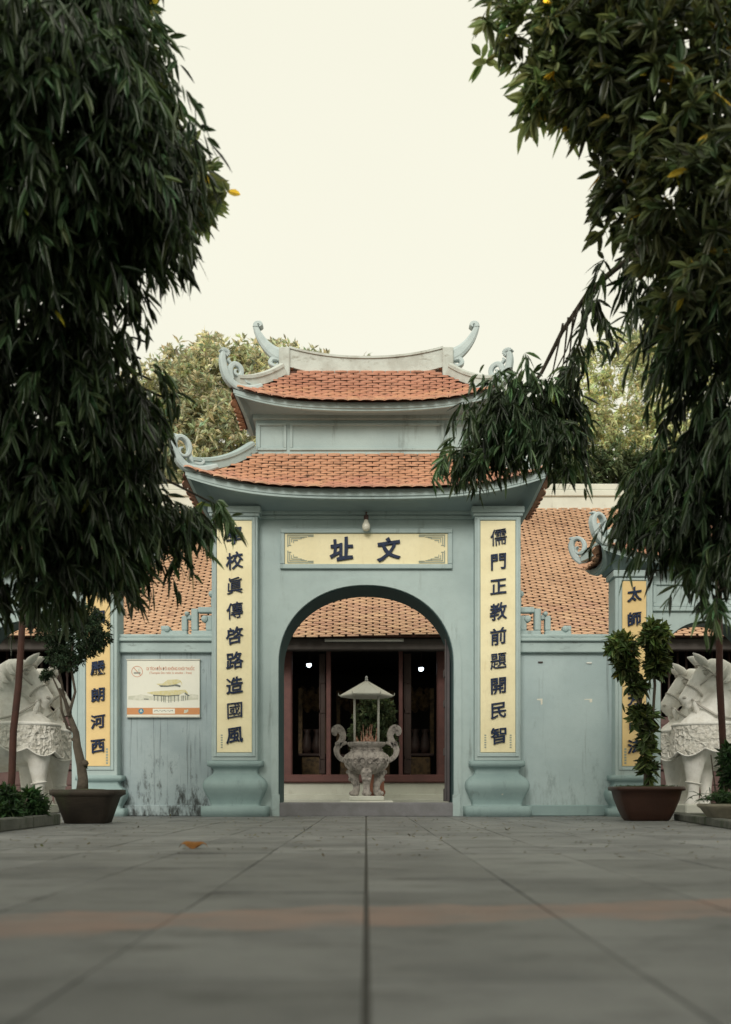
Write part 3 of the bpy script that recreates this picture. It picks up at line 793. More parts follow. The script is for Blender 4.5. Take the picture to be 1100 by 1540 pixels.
# ridge with rising horns
def ridge_top(x): return 7.13 + .17*abs(x/1.25)**2.2
q = MB(); n = 24
for k in range(n):
    xa = -1.2 + 2.4*k/n; xb = -1.2 + 2.4*(k+1)/n
    for yy, zt, zb in ((.085, 0, -.30), ):
        q.add([(xa, GCY-yy, ridge_top(xa)+zb+.02), (xb, GCY-yy, ridge_top(xb)+zb+.02), (xb, GCY+yy, ridge_top(xb)+zb+.02), (xa, GCY+yy, ridge_top(xa)+zb+.02),
               (xa, GCY-yy, ridge_top(xa)), (xb, GCY-yy, ridge_top(xb)), (xb, GCY+yy, ridge_top(xb)), (xa, GCY+yy, ridge_top(xa))], [(0,1,5,4),(2,3,7,6),(4,5,6,7),(0,3,2,1)])
q.build('ridge', M['ridge'], upper)
q = MB()
for k in range(n):
    xa = -1.2 + 2.4*k/n; xb = -1.2 + 2.4*(k+1)/n
    q.add([(xa, GCY-.11, ridge_top(xa)+.002), (xb, GCY-.11, ridge_top(xb)+.002), (xb, GCY+.11, ridge_top(xb)+.002), (xa, GCY+.11, ridge_top(xa)+.002),
           (xa, GCY-.11, ridge_top(xa)+.035), (xb, GCY-.11, ridge_top(xb)+.035), (xb, GCY+.11, ridge_top(xb)+.035), (xa, GCY+.11, ridge_top(xa)+.035)], [(0,1,5,4),(2,3,7,6),(4,5,6,7),(0,3,2,1)])
q.build('ridge_cap', M['ridge'], upper)
for sx in (-1, 1):
    q = MB(); q.box(*sorted((sx*1.19, sx*1.36)), GCY-.13, GCY+.13, 6.75, 7.3); q.build('ridge_end_block', M['ridge'], upper, .015)
    q = MB(); o = Vector((sx*1.3, GCY, 7.17)); axx = Vector((sx, 0, 0)); ayy = Vector((0, 0, .86))
    p_, w_ = smooth_path([(-.1, .02), (.07, .06), (.2, .15), (.32, .3), (.4, .46), (.43, .56)], [.24, .23, .18, .135, .1, .09]); q.ribbon(p_, w_, o, axx, ayy, .14)
    p_, w_ = smooth_path([(.43, .55), (.42, .61), (.37, .62), (.345, .58), (.37, .55)], [.09, .08, .075, .06, .03]); q.ribbon(p_, w_, o, axx, ayy, .16)
    p_, w_ = smooth_path([(.04, -.04), (.16, -.02), (.2, -.1), (.13, -.15), (.08, -.11)], [.07, .08, .07, .06, .03]); q.ribbon(p_, w_, o, axx, ayy, .12)
    p_, w_ = smooth_path([(.03, -.2), (.1, -.24), (.16, -.2)], [.06, .06, .03]); q.ribbon(p_, w_, o, axx, ayy, .1)
    q.build('ridge_horn', M['ornament'], upper)

# lamp over the name panel
lz = P(0, 790, 15.1).z
lamp = thing('outdoor_lamp', 'small white glass bulb lamp above the name panel', 'lamp', (0, 15.05, lz))
q = MB(); q.lathe([(.012,-.1),(.045,-.085),(.062,-.05),(.06,-.01),(.042,.03),(.03,.06),(.028,.075)], (.0, 15.05, lz), 16); q.build('bulb', M['porcelain'], lamp, 0, True)
q = MB(); q.lathe([(.034,.07),(.038,.085),(.036,.13),(.02,.14)], (0, 15.05, lz), 12); q.tube([(0,15.05,lz+.13),(0,15.05,lz+.18),(.01,15.12,lz+.2),(.02,15.16,lz+.17)], .012); q.build('socket', M['wood_brown'], lamp, 0, True)

# ================================================================== FLANK WALLS
def flank(s_, mat, label):
    xa, xb = 2.325, 3.84
    t = thing('flank_wall', label, 'wall', (s_*3.08, 15.4, 0))
    X = lambda a, c_: sorted((s_*a, s_*c_))
    q = MB(); q.box(*X(xa, xb), 15.3, 15.6, 0, 2.5); q.build('wall_face', mat, t)
    q = MB(); q.box(*X(xa, xb), 15.255, 15.64, 0, .17); q.build('plinth', M['green'] if s_ > 0 else M['wall_grimy'], t, .012)
    q = MB(); q.box(*X(xa, xb), 15.22, 15.68, 2.5, 2.66); q.build('frieze', M['coping'], t, .01)
    q = MB(); q.box(*X(xa-.01, xb), 15.17, 15.73, 2.664, 2.72); q.box(*X(xa-.01, xb), 15.2, 15.7, 2.724, 2.775); q.build('coping', M['coping'], t, .012)
    q = MB()   # fretwork bracket stepping down from the pillar: x measured from the pillar face
    B = lambda a, c_, e, f: q.box(*X(xa + a, xa + c_), 15.36, 15.5, 2.775 + e, 2.775 + f)
    for a in ((0,.067,.447,.705), (0,.269,.358,.445), (.27,.371,.083,.42), (.372,.432,.252,.326), (.433,.52,.083,.31), (.433,.838,0,.082), (.742,.838,.083,.156), (.049,.148,.083,.312), (.047,.37,0,.082)):
        B(*a)
    fr_ = q.build('fret_bracket', M['wall'], t, .012)
    q = MB()
    for a, e, r_ in ((.056, .645, .05), (.163, .26, .055), (.437, .34, .036), (.742, .108, .05), (.022, .19, .032)):
        q.lathe([(r_*.3, -.075), (r_*.85, -.05), (r_, 0), (r_, .15)], (0, 0, 0), 10)
        k = len(q.v) - 40
        for i in range(k, len(q.v)):
            v = q.v[i]; q.v[i] = (s_*(xa + a) + v[0], 15.36 + v[2]*.6, 2.775 + e + v[1])
    q.build('boss', M['wall'], fr_)
    return t
flank(-1, M['wall_grimy'], 'grimy blue wall with mould stains left of the arch, carrying the sign board')
fw = flank(1, M['wall_side'], 'clean blue grey wall between the gate and the right side gate')
# torn tape and a dark peg left on the right wall
for px, py, wd, hd, m_ in ((812, 1054, .085, .06, 'ridge'), (885, 1053, .12, .035, 'ridge'), (813, 996, .07, .02, 'wood'), (886, 997, .08, .02, 'tube')):
    c = P(px, py, 15.3); q = MB()
    if m_ == 'ridge': q.add([(c.x-wd/2, 15.297, c.z+hd/2), (c.x+wd/2, 15.297, c.z+hd*.6), (c.x+wd/2, 15.297, c.z-hd*.9), (c.x+wd*.2, 15.297, c.z-hd), (c.x+wd*.15, 15.297, c.z+hd*.1), (c.x-wd/2, 15.297, c.z+hd*.2),
                             (c.x-wd/2, 15.2995, c.z+hd/2), (c.x+wd/2, 15.2995, c.z+hd*.6), (c.x+wd/2, 15.2995, c.z-hd*.9), (c.x+wd*.2, 15.2995, c.z-hd), (c.x+wd*.15, 15.2995, c.z+hd*.1), (c.x-wd/2, 15.2995, c.z+hd*.2)],
                            [(0,1,2,3,4,5), (11,10,9,8,7,6)] + [(i, i+6, (i+1) % 6+6, (i+1) % 6) for i in range(6)])
    else: q.box(c.x-wd/2, c.x+wd/2, 15.28, 15.302, c.z-hd/2, c.z+hd/2)
    q.build('torn_tape' if m_ == 'ridge' else 'peg', M['porcelain' if m_ == 'ridge' else m_], fw)

# no smoking sign
sl = P(191, 0, 15.24).x; sr = P(300.5, 0, 15.24).x; st = P(0, 993, 15.24).z; sb_ = P(0, 1077, 15.24).z; sm = (sl+sr)/2
sign = thing('sign_board', 'white no smoking sign board with temple drawing on the grimy wall', 'sign', (sm, 15.27, sb_))
q = MB(); q.box(sl, sr, 15.25, 15.3, sb_, st); brd = q.build('board', M['board'], sign, .004)
q = MB(); q.box(sl-.008, sr+.008, 15.238, 15.3, sb_-.02, sb_-.001); q.box(sl-.008, sr+.008, 15.238, 15.3, st+.001, st+.02); q.build('edge_strip', M['tin'], sign, .003)
W_, H_ = sr-sl, st-sb_; SF = 15.249
def sp(u, v): return (sl + u*W_, sb_ + v*H_)
def flat(name, polys, mat, lift=.0008):
    q = MB()
    for k, p in enumerate(polys): q.prism([sp(*a) for a in p], (0, SF - lift, 0), (1,0,0), (0,0,1), .0008)
    return q.build(name, mat, brd)
flat('orange_strip', [[(0,.03),(1,.03),(1,.15),(0,.15)]], M['orange'])
flat('caption_box', [[(.355,.045),(.66,.045),(.66,.135),(.355,.135)]], M['board'], .002)
cs = []
for i in range(15): cs.append([(.375 + i*.0175, .075 + .012*(i % 3)), (.388 + i*.0175, .085 + .012*((i+1) % 3)), (.386 + i*.0175, .097 + .01*((i+1) % 2)), (.373 + i*.0175, .085 + .012*(i % 3))])
flat('caption_script', cs, M['inkgrey'], .003)
flat('round_emblem', [[(.195 + .037*math.cos(i*math.pi/10), .09 + .05*math.sin(i*math.pi/10)) for i in range(20)]], M['blueprint'], .002)
flat('emblem_mark', [[(.175,.07),(.19,.075),(.195,.115),(.2,.075),(.215,.07),(.205,.1),(.195,.128),(.185,.1)]], M['board'], .003)
flat('leaf_mark', [[(.78,.05),(.82,.062),(.845,.09),(.84,.125),(.81,.11),(.79,.115),(.785,.085)]], M['wash'], .002)
ring = []
for i in range(36):
    a0, a1 = 2*math.pi*i/36, 2*math.pi*(i+1)/36
    ring.append([(.14+.078*math.cos(a0), .80+.1*math.sin(a0)), (.14+.078*math.cos(a1), .80+.1*math.sin(a1)), (.14+.07*math.cos(a1), .80+.09*math.sin(a1)), (.14+.07*math.cos(a0), .80+.09*math.sin(a0))])
ring.append([(.087,.868),(.096,.874),(.193,.734),(.184,.728)])
flat('prohibition_ring', ring, M['salmon'], .002)
flat('cigarette', [[(.095,.765),(.185,.765),(.185,.785),(.095,.785)]], M['inkgrey'], .0028)
flat('smoke', [[(.15,.79),(.165,.81),(.16,.83),(.175,.85),(.17,.85),(.152,.83),(.158,.81),(.145,.79)], [(.17,.79),(.183,.81),(.178,.83),(.172,.83),(.177,.81),(.165,.79)]], M['wash'], .0028)
tx = place_text('sign1', 'sign_lettering', sp(.6,.86)[0], SF-.0016, sp(.6,.865)[1], M['salmon'], brd)
tx.scale.x = .66*W_ / max(.01, tx.dimensions.x)
tx = place_text('sign2', 'sign_lettering', sp(.6,.77)[0], SF-.0016, sp(.6,.772)[1], M['salmon'], brd)
tx.scale.x = .58*W_ / max(.01, tx.dimensions.x)
flat('water_wash', [[(.02,.3),(.15,.285),(.35,.29),(.6,.27),(.85,.29),(.98,.3),(.98,.38),(.9,.4),(.75,.37),(.33,.36),(.2,.39),(.1,.37),(.02,.36)]], M['wash'])
flat('drawn_roof', [[(.27,.42),(.36,.385),(.55,.37),(.72,.385),(.8,.43),(.85,.37),(.83,.43),(.8,.475),(.7,.47),(.38,.445)], [(.4,.58),(.44,.555),(.56,.55),(.68,.575),(.74,.61),(.76,.545),(.755,.6),(.74,.635),(.7,.66),(.56,.65),(.49,.585)]], M['paleyellow'], .0018)
pp = []
for u in (.37,.42,.47,.5,.52,.57,.6,.65,.7,.75,.77,.8,.83): pp.append([(u,.37-.02*abs(u-.57)),(u+.011,.37),(u+.009,.24+.25*abs(u-.57)**1.2),(u+.002,.24+.25*abs(u-.57)**1.2)])
pp += [[(.36,.385),(.55,.37),(.72,.385),(.72,.368),(.55,.352),(.36,.365)], [(.44,.555),(.56,.55),(.68,.575),(.74,.545),(.73,.52),(.66,.54),(.56,.525),(.46,.525)], [(.8,.43),(.87,.36),(.84,.36),(.79,.4)], [(.23,.3),(.3,.295),(.3,.31),(.24,.318)]]
flat('drawn_posts', pp, M['inkgrey'], .0026)

# ================================================================== SIDE GATES
tile_side = tile_near
def side_gate(s_, chars, label):
    cx = s_*5.2; t = thing('side_gate', label, 'gate', (cx, 15.6, 0))
    arch_wall(cx, 1.36, 3.75, .7, 2.3, .68, 15.25, 15.75, 'wall', M['wall'], t)
    arch_band(cx, .688, 2.3, .668, .014, 15.28, 15.72, 'arch_lining', M['lining'], t, 0)
    arch_band(cx, .704, 2.3, .684, .08, 15.238, 15.27, 'arch_moulding', M['wall'], t, 0)
    for k in (-1, 1):
        px_ = cx + k*1.15
        q = MB(); q.box(px_-.285, px_+.285, 15.08, 15.5, .6, 3.62); pil = q.build('pillar', M['wall'], t, .01)
        q = MB(); q.box(px_-.32, px_+.32, 15.04, 15.52, 3.62, 3.72); q.build('capital', M['wall'], pil, .01)
        q = MB(); q.sqlathe([(a, a-.1, z) for a, z in ((.41,0),(.41,.12),(.33,.125),(.33,.16),(.38,.24),(.41,.33),(.39,.4),(.31,.46),(.29,.5),(.3,.53),(.36,.55),(.36,.62))], (px_, 15.33, 0), .16); q.build('pillar_base', M['green'], pil, 0, True)
        q = MB()
        for a, c_, e, f in ((-.235, -.19, .7, 3.6), (.19, .235, .7, 3.6), (-.19, .19, .7, .75), (-.19, .19, 3.565, 3.6)): q.box(px_+a, px_+c_, 15.06, 15.083, e, f)
        q.build('panel_border', M['wall'], pil, .006)
        q = MB(); q.box(px_-.18, px_+.18, 15.066, 15.083, .76, 3.555)
        inner = (k == -s_)
        pan = q.build('couplet_panel', M['ochre'], t, .003)
        if inner:
            pan['label'] = 'ochre yellow couplet panel with dark blue characters'
            for j, ch in enumerate(chars):
                if ch == ' ': continue
                yy = ([890,928,966,1005,1045,1085,1122] if s_ < 0 else [894,931,968,1008,1050,1086,1122])[j]
                place_text('s'+ch, 'character', px_ + s_*0.0, 15.05, P(0, yy, 15.08).z, M['ink'], pan)
            q = MB()
            for j in range(6):
                z_ = .79 + j*.042; q.box(px_ - s_*.135 - .016, px_ - s_*.135 + .016, 15.0635, 15.0655, z_, z_+.03)
            q.build('small_seal_column', M['fret'], pan)
    q = MB()
    for a, c_, e, f in ((-.82, .82, 3.53, 3.58), (-.82, .82, 3.2, 3.25), (-.82, -.77, 3.252, 3.528), (.77, .82, 3.252, 3.528)): q.box(cx+a, cx+c_, 15.215, 15.252, e, f)
    q.box(cx-.83, cx+.83, 15.2, 15.252, 3.13, 3.195)
    q.build('name_panel_frame', M['wall'], t, .006)
    S = roof_shape(cx, 15.46, 1.66, .6, 1.15, .05, 3.86, 4.5, .2)
    bed = roof('roof', t, S, (cx, 15.46, 1.44, .3, 3.75), 10, .197, tile_side, fascia=.09, max_piece=90)
    for sx in (-1, 1):
        for sy in (-1, 1):
            q = MB(); q.sweep(hip_path(S, sx, sy, .1, .95, 12, .06), RIDGE_PROF); q.build('hip_ridge', M['coping'], bed)
            corner_ornament(bed, hip_path(S, sx, sy, 0, .2, 1, .05)[0], sx, sy, 'scroll', .68)
    q = MB(); q.box(cx-1.2, cx+1.2, 15.37, 15.55, 4.43, 4.66); q.build('ridge', M['ridge'], bed, .02)
    return t
side_gate(-1, LEFT_S, 'smaller side gate behind the bonsai at the left edge')
side_gate(1, RIGHT_S, 'smaller side gate behind the croton at the right edge')

# ================================================================== HALL BEHIND
hall = thing('temple_hall', 'long temple hall with orange tiled roof and dark open doors behind the gate', 'building', (0, 24, 0))
HX1 = 11.5
ED, EZ, RD, RZ = 22.0, 3.8, 26.5, 7.87
sl_l = math.hypot(RD-ED, RZ-EZ); sdir = Vector((0, RD-ED, RZ-EZ)).normalized(); snor = Vector((0, -(RZ-EZ), RD-ED)).normalized()
q = MB(); q.add([(-HX1, ED, EZ), (HX1, ED, EZ), (HX1, RD, RZ), (-HX1, RD, RZ), (-HX1, ED+.03, EZ-.03), (HX1, ED+.03, EZ-.03), (HX1, RD+.1, RZ-.12), (-HX1, RD+.1, RZ-.12),
                 (-HX1, 2*RD-ED, EZ), (HX1, 2*RD-ED, EZ)], [(0,1,2,3), (4,7,6,5), (0,4,5,1), (3,2,9,8), (0,3,7,4), (1,5,6,2)])
hroof = q.build('hall_roof', M['under'], hall)
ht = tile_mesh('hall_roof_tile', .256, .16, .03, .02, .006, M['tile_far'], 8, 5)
tv = [Vector(v.co) for v in ht.vertices]; tf = [tuple(f.vertices) for f in ht.polygons]
pitch = .297; rows = 82; cand = []
for r_ in range(rows):
    s_ = -.06 + r_*(sl_l)/rows
    for i in range(int(-HX1/pitch)+1, int(HX1/pitch)):
        x = (i + .5*(r_ % 2))*pitch + random.uniform(-.008, .008)
        base = Vector((x, ED, EZ)) + sdir*(s_ + .03*math.sin(x*1.3) + random.uniform(-.009, .009)) + snor*(.04 + .012*math.sin(x*.9 + r_*.12))
        m_ = frame_matrix(base, Vector((1,0,0)), sdir, snor, .03, -.36 + random.uniform(-.05, .05)) @ Matrix.Rotation(random.uniform(-.03, .03), 4, 'Z')
        px_ = HX + x*FPX/base.y; py_ = HY - (base.z-CAMZ)*FPX/base.y
        vis = (785 < px_ < 918 and 765 < py_ < 945) or (440 < px_ < 662 and 898 < py_ < 960)
        cand.append((0 if vis else 1, base.y + random.random()*.3, m_))
cand.sort(key=lambda c: (c[0], c[1]))
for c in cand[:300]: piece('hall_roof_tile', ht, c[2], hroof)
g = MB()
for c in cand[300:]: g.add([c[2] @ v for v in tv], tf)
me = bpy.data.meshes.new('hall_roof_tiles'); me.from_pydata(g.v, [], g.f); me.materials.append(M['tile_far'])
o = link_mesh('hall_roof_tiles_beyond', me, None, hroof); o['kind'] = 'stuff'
q = MB(); q.box(-HX1, HX1, RD-.14, RD+.14, RZ-.15, RZ+.28); q.box(-HX1, HX1, RD-.2, RD+.2, RZ+.283, RZ+.45); q.box(-HX1, HX1, RD-.16, RD+.16, RZ+.453, RZ+.62); q.build('hall_ridge', M['plinth'], hall, .02)
FY = 23.3
def hx(px): return P(px, 0, FY).x
def hz(py): return P(0, py, FY).z
q = MB(); q.box(-HX1, HX1, 22.25, 22.55, 3.53, 3.79); q.build('eave_beam', M['beam'], hall, .02)
q = MB(); q.box(-HX1, HX1, 22.55, 23.45, 3.8, 3.86); q.build('veranda_ceiling', M['wood'], hall)
q = MB(); q.box(-HX1, HX1, FY-.05, FY+.1, 3.66, 3.8); q.build('lintel', M['wood'], hall, .02)
for px0, px1, m_ in ((424, 440, 'wood_red'), (657, 678, 'wood_red')):
    q = MB(); q.box(hx(px0), hx(px1), FY-.12, FY+.12, .6, 3.66); q.build('door_post', M[m_], hall, .03)
for px0, px1 in ((491, 498), (600, 606)):
    q = MB(); q.box(hx(px0), hx(px1), FY-.06, FY+.06, .74, 3.66); q.build('mullion', M['wood_red'], hall, .015)
for px0, px1 in ((480, 489), (608, 619)):
    q = MB(); xa, xb = hx(px0), hx(px1)
    q.box(xa, xb, FY+.1, FY+.16, .78, 3.6)
    for z0_, z1_ in ((.78,.88),(1.12,1.2),(2.2,2.3),(2.9,2.98)): q.box(xa, xb, FY+.07, FY+.098, z0_, z1_)
    q.box(xa, xa+.03, FY+.07, FY+.098, .885, 2.895)
    q.build('folded_door', M['wood'], hall, .006)
q = MB(); q.box(hx(424)-.02, hx(678)+.02, FY-.2, FY+.14, hz(1177), hz(1165)); q.build('door_sill', M['wood_red'], hall, .03)
q = MB(); q.box(-2.6, 2.6, FY-.1, FY+.6, 0, hz(1177.5)); q.build('plinth', M['plinth'], hall, .015)
q = MB(); q.box(-2.6, 2.6, FY-.45, FY-.101, 0, hz(1194)); q.box(-2.6, 2.6, FY-.8, FY-.451, 0, hz(1201)); q.build('step', M['plinth'], hall, .015)
# side bays: panelled dado with a carved frieze, turned balusters over it
for s_ in (-1, 1):
    x0, x1 = sorted((s_*2.1, s_*HX1))
    if s_ < 0: x1 = hx(424)+.02
    else: x0 = hx(678)-.02
    for z0_, z1_, yf in ((0, .5, -.12), (.503, .86, -.02), (.863, .98, -.1), (.983, 1.3, -.05), (1.303, 1.42, -.12), (1.423, 1.76, -.02), (1.763, 1.9, -.14), (1.903, 2.1, -.06)):
        q = MB(); q.box(x0, x1, FY+yf, FY+.2, z0_, z1_); q.build('dado_rail', M['wood_brown'], hall, .02)
    q = MB()
    for k in range(int((x1-x0)/.16)):
        xx = x0 + .08 + k*.16; q.lathe([(.05, 1.47), (.07, 1.53), (.04, 1.6), (.075, 1.66), (.04, 1.72)], (xx, FY-.02, 0), 6)
    o = q.build('frieze_carving', M['wood_brown'], hall, 0, True); o['kind'] = 'stuff'
    for k in range(int((x1-x0)/.2)):
        xx = x0 + .12 + k*.2
        pxx = HX + xx*FPX/FY
        if -20 < pxx < 420 or 680 < pxx < 1120:
            q = MB(); q.lathe([(.035, 2.1), (.03, 2.3), (.045, 2.4), (.025, 2.5), (.025, 3.0), (.045, 3.1), (.03, 3.4), (.035, 3.66)], (xx, FY, 0), 8); q.build('baluster', M['wood'], hall, 0, True)
# dark room
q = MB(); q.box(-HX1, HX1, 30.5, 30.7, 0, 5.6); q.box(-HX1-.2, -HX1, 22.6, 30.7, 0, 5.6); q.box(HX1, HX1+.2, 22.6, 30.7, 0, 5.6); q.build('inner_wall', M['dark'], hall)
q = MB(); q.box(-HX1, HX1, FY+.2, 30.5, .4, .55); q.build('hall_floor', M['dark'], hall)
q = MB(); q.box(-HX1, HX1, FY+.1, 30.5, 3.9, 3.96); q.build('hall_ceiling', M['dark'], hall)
# altar furniture faintly seen in the dark
def altar(cx, y_, w_, label):
    t = thing('altar', label, 'altar', (cx, y_, .55))
    q = MB(); q.box(cx-w_/2, cx+w_/2, y_-.3, y_+.3, .55, 1.25); q.build('altar_table', M['gold'], t, .02)
    q = MB(); q.box(cx-w_/2-.08, cx+w_/2+.08, y_-.36, y_+.36, 1.253, 1.33); q.build('altar_top', M['wood'], t, .02)
    q = MB()
    for k in range(9):
        a = -w_/2 + w_*k/8; q.lathe([(.03, 2.5), (.13, 2.62), (.05, 2.75), (.1, 2.86), (.02, 2.95)], (cx + a, y_, .0 + .12*math.cos(k*1.7)), 7)
    q.box(cx-w_/2-.1, cx-w_/2, y_-.1, y_+.1, 1.33, 3.0); q.box(cx+w_/2, cx+w_/2+.1, y_-.1, y_+.1, 1.33, 3.0); q.build('carved_canopy', M['gold'], t)
    q = MB(); q.lathe([(.09,1.33),(.14,1.5),(.1,1.7),(.06,1.85),(.11,1.95)], (cx-w_*.25, y_-.1, 0), 10); q.lathe([(.09,1.33),(.14,1.5),(.1,1.7),(.06,1.85),(.11,1.95)], (cx+w_*.25, y_-.1, 0), 10); q.build('altar_vase', M['wood'], t, 0, True)
altar(hx(549), 26.2, 1.3, 'dim carved altar in the dark middle doorway')
altar(hx(462), 25.6, .5, 'dim narrow altar stand in the dark left doorway')
altar(hx(640), 25.6, .5, 'dim narrow altar stand in the dark right doorway')
# lamps of the hall
def globe(px, py, d, label):
    p = P(px, py, d); t = thing('globe_lamp', label, 'lamp', p, 'lit globe lamps in the hall doorways')
    m, nt, b_ = new_mat('lit_globe'); b_.inputs['Emission Color'].default_value = (.78, .93, 1, 1); b_.inputs['Emission Strength'].default_value = 4; b_.inputs['Base Color'].default_value = (.8,.8,.8,1)
    r_ = .06; q = MB(); q.lathe([(r_*max(.02, math.sin(math.pi*i/10)), -r_*math.cos(math.pi*i/10)) for i in range(11)], p, 16); q.build('globe', m, t, 0, True)
    q = MB(); q.lathe([(.075, .03), (.078, .045), (.05, .085), (.02, .12)], p, 12); q.tube([p + Vector((0,0,.13)), Vector((p.x, p.y, 3.9))], .008, 6); q.build('pendant_cord', M['wood'], t)
globe(465, 1000, 24.2, 'lit white globe lamp hanging in the left doorway of the hall')
globe(633.5, 1006, 24.2, 'lit white globe lamp hanging in the right doorway of the hall')
ft = thing('tube_light', 'white fluorescent tube light under the hall eave beam', 'lamp', (P(548,0,22.2).x, 22.2, 3.4))
xa, xb = P(490, 0, 22.2).x, P(606, 0, 22.2).x; za = P(0, 963.5, 22.2).z
q = MB(); q.tube([(xa, 22.17, za), (xb, 22.17, za)], .022, 10); q.build('tube', M['tube'], ft, 0, True)
q = MB(); q.box(xa-.02, xb+.02, 22.195, 22.245, za-.02, za+.045); q.build('fitting', M['tube'], ft, .006)

# ================================================================== INCENSE BURNER
BD = 19.0; bx = P(551.5, 0, BD).x; u_ = BD/FPX
def bz(py): return P(0, py, BD).z
bur = thing('incense_burner', 'carved grey stone incense burner with a tin canopy seen through the arch', 'incense burner', (bx, BD, 0))
q = MB(); q.box(bx-.5, bx+.5, BD-.45, BD+.45, 0, bz(1204)); q.box(bx-.33, bx+.33, BD-.38, BD+.38, bz(1204)+.003, bz(1197)); q.build('pedestal', M['plinth'], bur, .015)
q = MB(); q.box(bx-.2, bx+.13, BD-.47, BD-.452, bz(1212), bz(1204)-.01); q.lathe([(.02, -.01), (.03, 0), (.02, .01)], (bx-.03, BD-.48, bz(1207)), 8); q.build('pedestal_plaque', M['tin'], bur, .003)
prof = [(.06, bz(1166)), (.2, bz(1163)), (.32, bz(1157)), (.395, bz(1149)), (.41, bz(1141)), (.385, bz(1134)), (.31, bz(1130)), (.28, bz(1127)), (.3, bz(1124)), (.345, bz(1122)), (.37, bz(1119)), (.37, bz(1116.5)), (.33, bz(1116.3)), (.31, bz(1119)), (.28, bz(1121))]
q = MB(); q.lathe(prof, (bx, BD, 0), 32); q.build('bowl', M['bronze'], bur, 0, True)
q = MB()
def bowl_r(z):
    pr = sorted((c_, r_) for r_, c_ in prof[:7]); zs_ = [c_ for c_, _ in pr]; return float(np.interp(z, zs_, [r_ for _, r_ in pr]))
for k in range(9):      # carved scrolls standing proud of the bowl
    a = 2*math.pi*k/9 - math.pi/2
    for sg in (-1, 1):
        pts_ = []
        for t in np.linspace(0, 1, 15):
            rr = .075*(1 - .8*t); an = t*7.5; da = sg*(.17 + rr*math.cos(an)/.41*1.0); z_ = bz(1144) + rr*math.sin(an) - .02
            r_ = bowl_r(z_) + .006; pts_.append((bx + r_*math.cos(a + da), BD + r_*math.sin(a + da), z_))
        q.tube(pts_, [.02 - .01*t for t in np.linspace(0, 1, 15)], 6)
    pts_ = [(bx + (bowl_r(z_) + .006)*math.cos(a), BD + (bowl_r(z_) + .006)*math.sin(a), z_) for z_ in np.linspace(bz(1135), bz(1160), 7)]
    q.tube(pts_, [.012, .03, .04, .03, .036, .026, .01], 7)
for k in range(30):
    a = 2*math.pi*k/30; q.lathe([(.002, -.016), (.013, -.009), (.016, 0), (.013, .009), (.002, .016)], (bx + .30*math.cos(a), BD + .30*math.sin(a), bz(1127.5)), 6)
q.build('bowl_relief', M['bronze'], bur, 0, True)
for an in (R(-90), R(30), R(150)):
    c, s_ = math.cos(an), math.sin(an); fr_ = [(.24, bz(1154), .08), (.29, bz(1162), .115), (.27, bz(1171), .095), (.225, bz(1180), .07), (.215, bz(1187), .068), (.245, bz(1192), .082), (.27, bz(1195), .062)]
    me = capsule_mesh('leg', [[(Vector((bx + c*r_, BD + s_*r_, z)), w_) for r_, z, w_ in fr_]], .018, 2)
    lg = link_mesh('leg', me, M['bronze'], bur, True)
    for rr_, z_, w_ in ((.4, bz(1161), .05), (.36, bz(1172), .04), (.33, bz(1193), .045)):
        for sd_ in (-.5, .5): q = MB(); q.lathe([(.004, -w_), (w_*.75, -w_*.6), (w_, 0), (w_*.75, w_*.6), (.004, w_)], (bx + c*rr_*.93 - s_*sd_*.1, BD + s_*rr_*.93 + c*sd_*.1, z_), 8); q.build('leg_boss', M['bronze'], lg, 0, True)
for sx in (-1, 1):
    q = MB(); o = Vector((bx, BD, 0)); axx = Vector((sx, 0, 0)); ayy = Vector((0, 0, 1))
    def hp(l): return [((a-551.5)*u_, bz(c_)) for a, c_ in l]
    p_, w_ = smooth_path(hp([(576,1142),(586,1143),(594,1137),(596.5,1127),(591,1119.5),(581,1117)]), [x*u_ for x in (9,7.5,7.5,9,8,4)]); q.ribbon(p_, w_, o, axx, ayy, .08)
    p_, w_ = smooth_path(hp([(594,1122),(589,1114),(587,1107),(589,1100),(594,1096),(599,1098),(599,1103),(596,1104)]), [x*u_ for x in (11,10,9.5,11,13,11,8,4)]); q.ribbon(p_, w_, o, axx, ayy, .08)
    for ca, cc, rr in ((593, 1097, 3.4), (598, 1101, 2.8), (595, 1119, 3.2)):
        p_, w_ = smooth_path([((ca-551.5)*u_ + rr*u_*math.cos(a), bz(cc) + rr*u_*math.sin(a)) for a in np.linspace(0, 2*math.pi, 9)], [.018]*9, 3); q.ribbon(p_, w_, o, axx, ayy, .1)
    q.build('handle', M['bronze'], bur)
for a in ((-1,-1),(1,-1),(-1,1),(1,1)):
    q = MB(); q.tube([(bx + .226*a[0], BD + .2*a[1], bz(1119)), (bx + .226*a[0], BD + .2*a[1], bz(1046))], .02, 8); q.build('canopy_post', M['tin'], bur, 0, True)
q = MB(); q.lathe([(.49, bz(1048.5)), (.51, bz(1047)), (.505, bz(1045.5)), (.03, bz(1025)), (.02, bz(1024.5))], (bx, BD, 0), 6, 0); can = q.build('canopy', M['tin'], bur)
for a in range(6):
    an = R(60*a); c, s_ = math.cos(an), math.sin(an)
    q = MB(); q.tube([(bx + c*.49, BD + s_*.49, bz(1047)), (bx + c*.53, BD + s_*.53, bz(1045.5)), (bx + c*.535, BD + s_*.535, bz(1042))], [.012, .01, .004], 6)
    q.tube([(bx + c*.5, BD + s_*.5, bz(1046.2)), (bx + c*.03, BD + s_*.03, bz(1024.8))], .009, 6)
    q.build('canopy_rib', M['tin'], can)
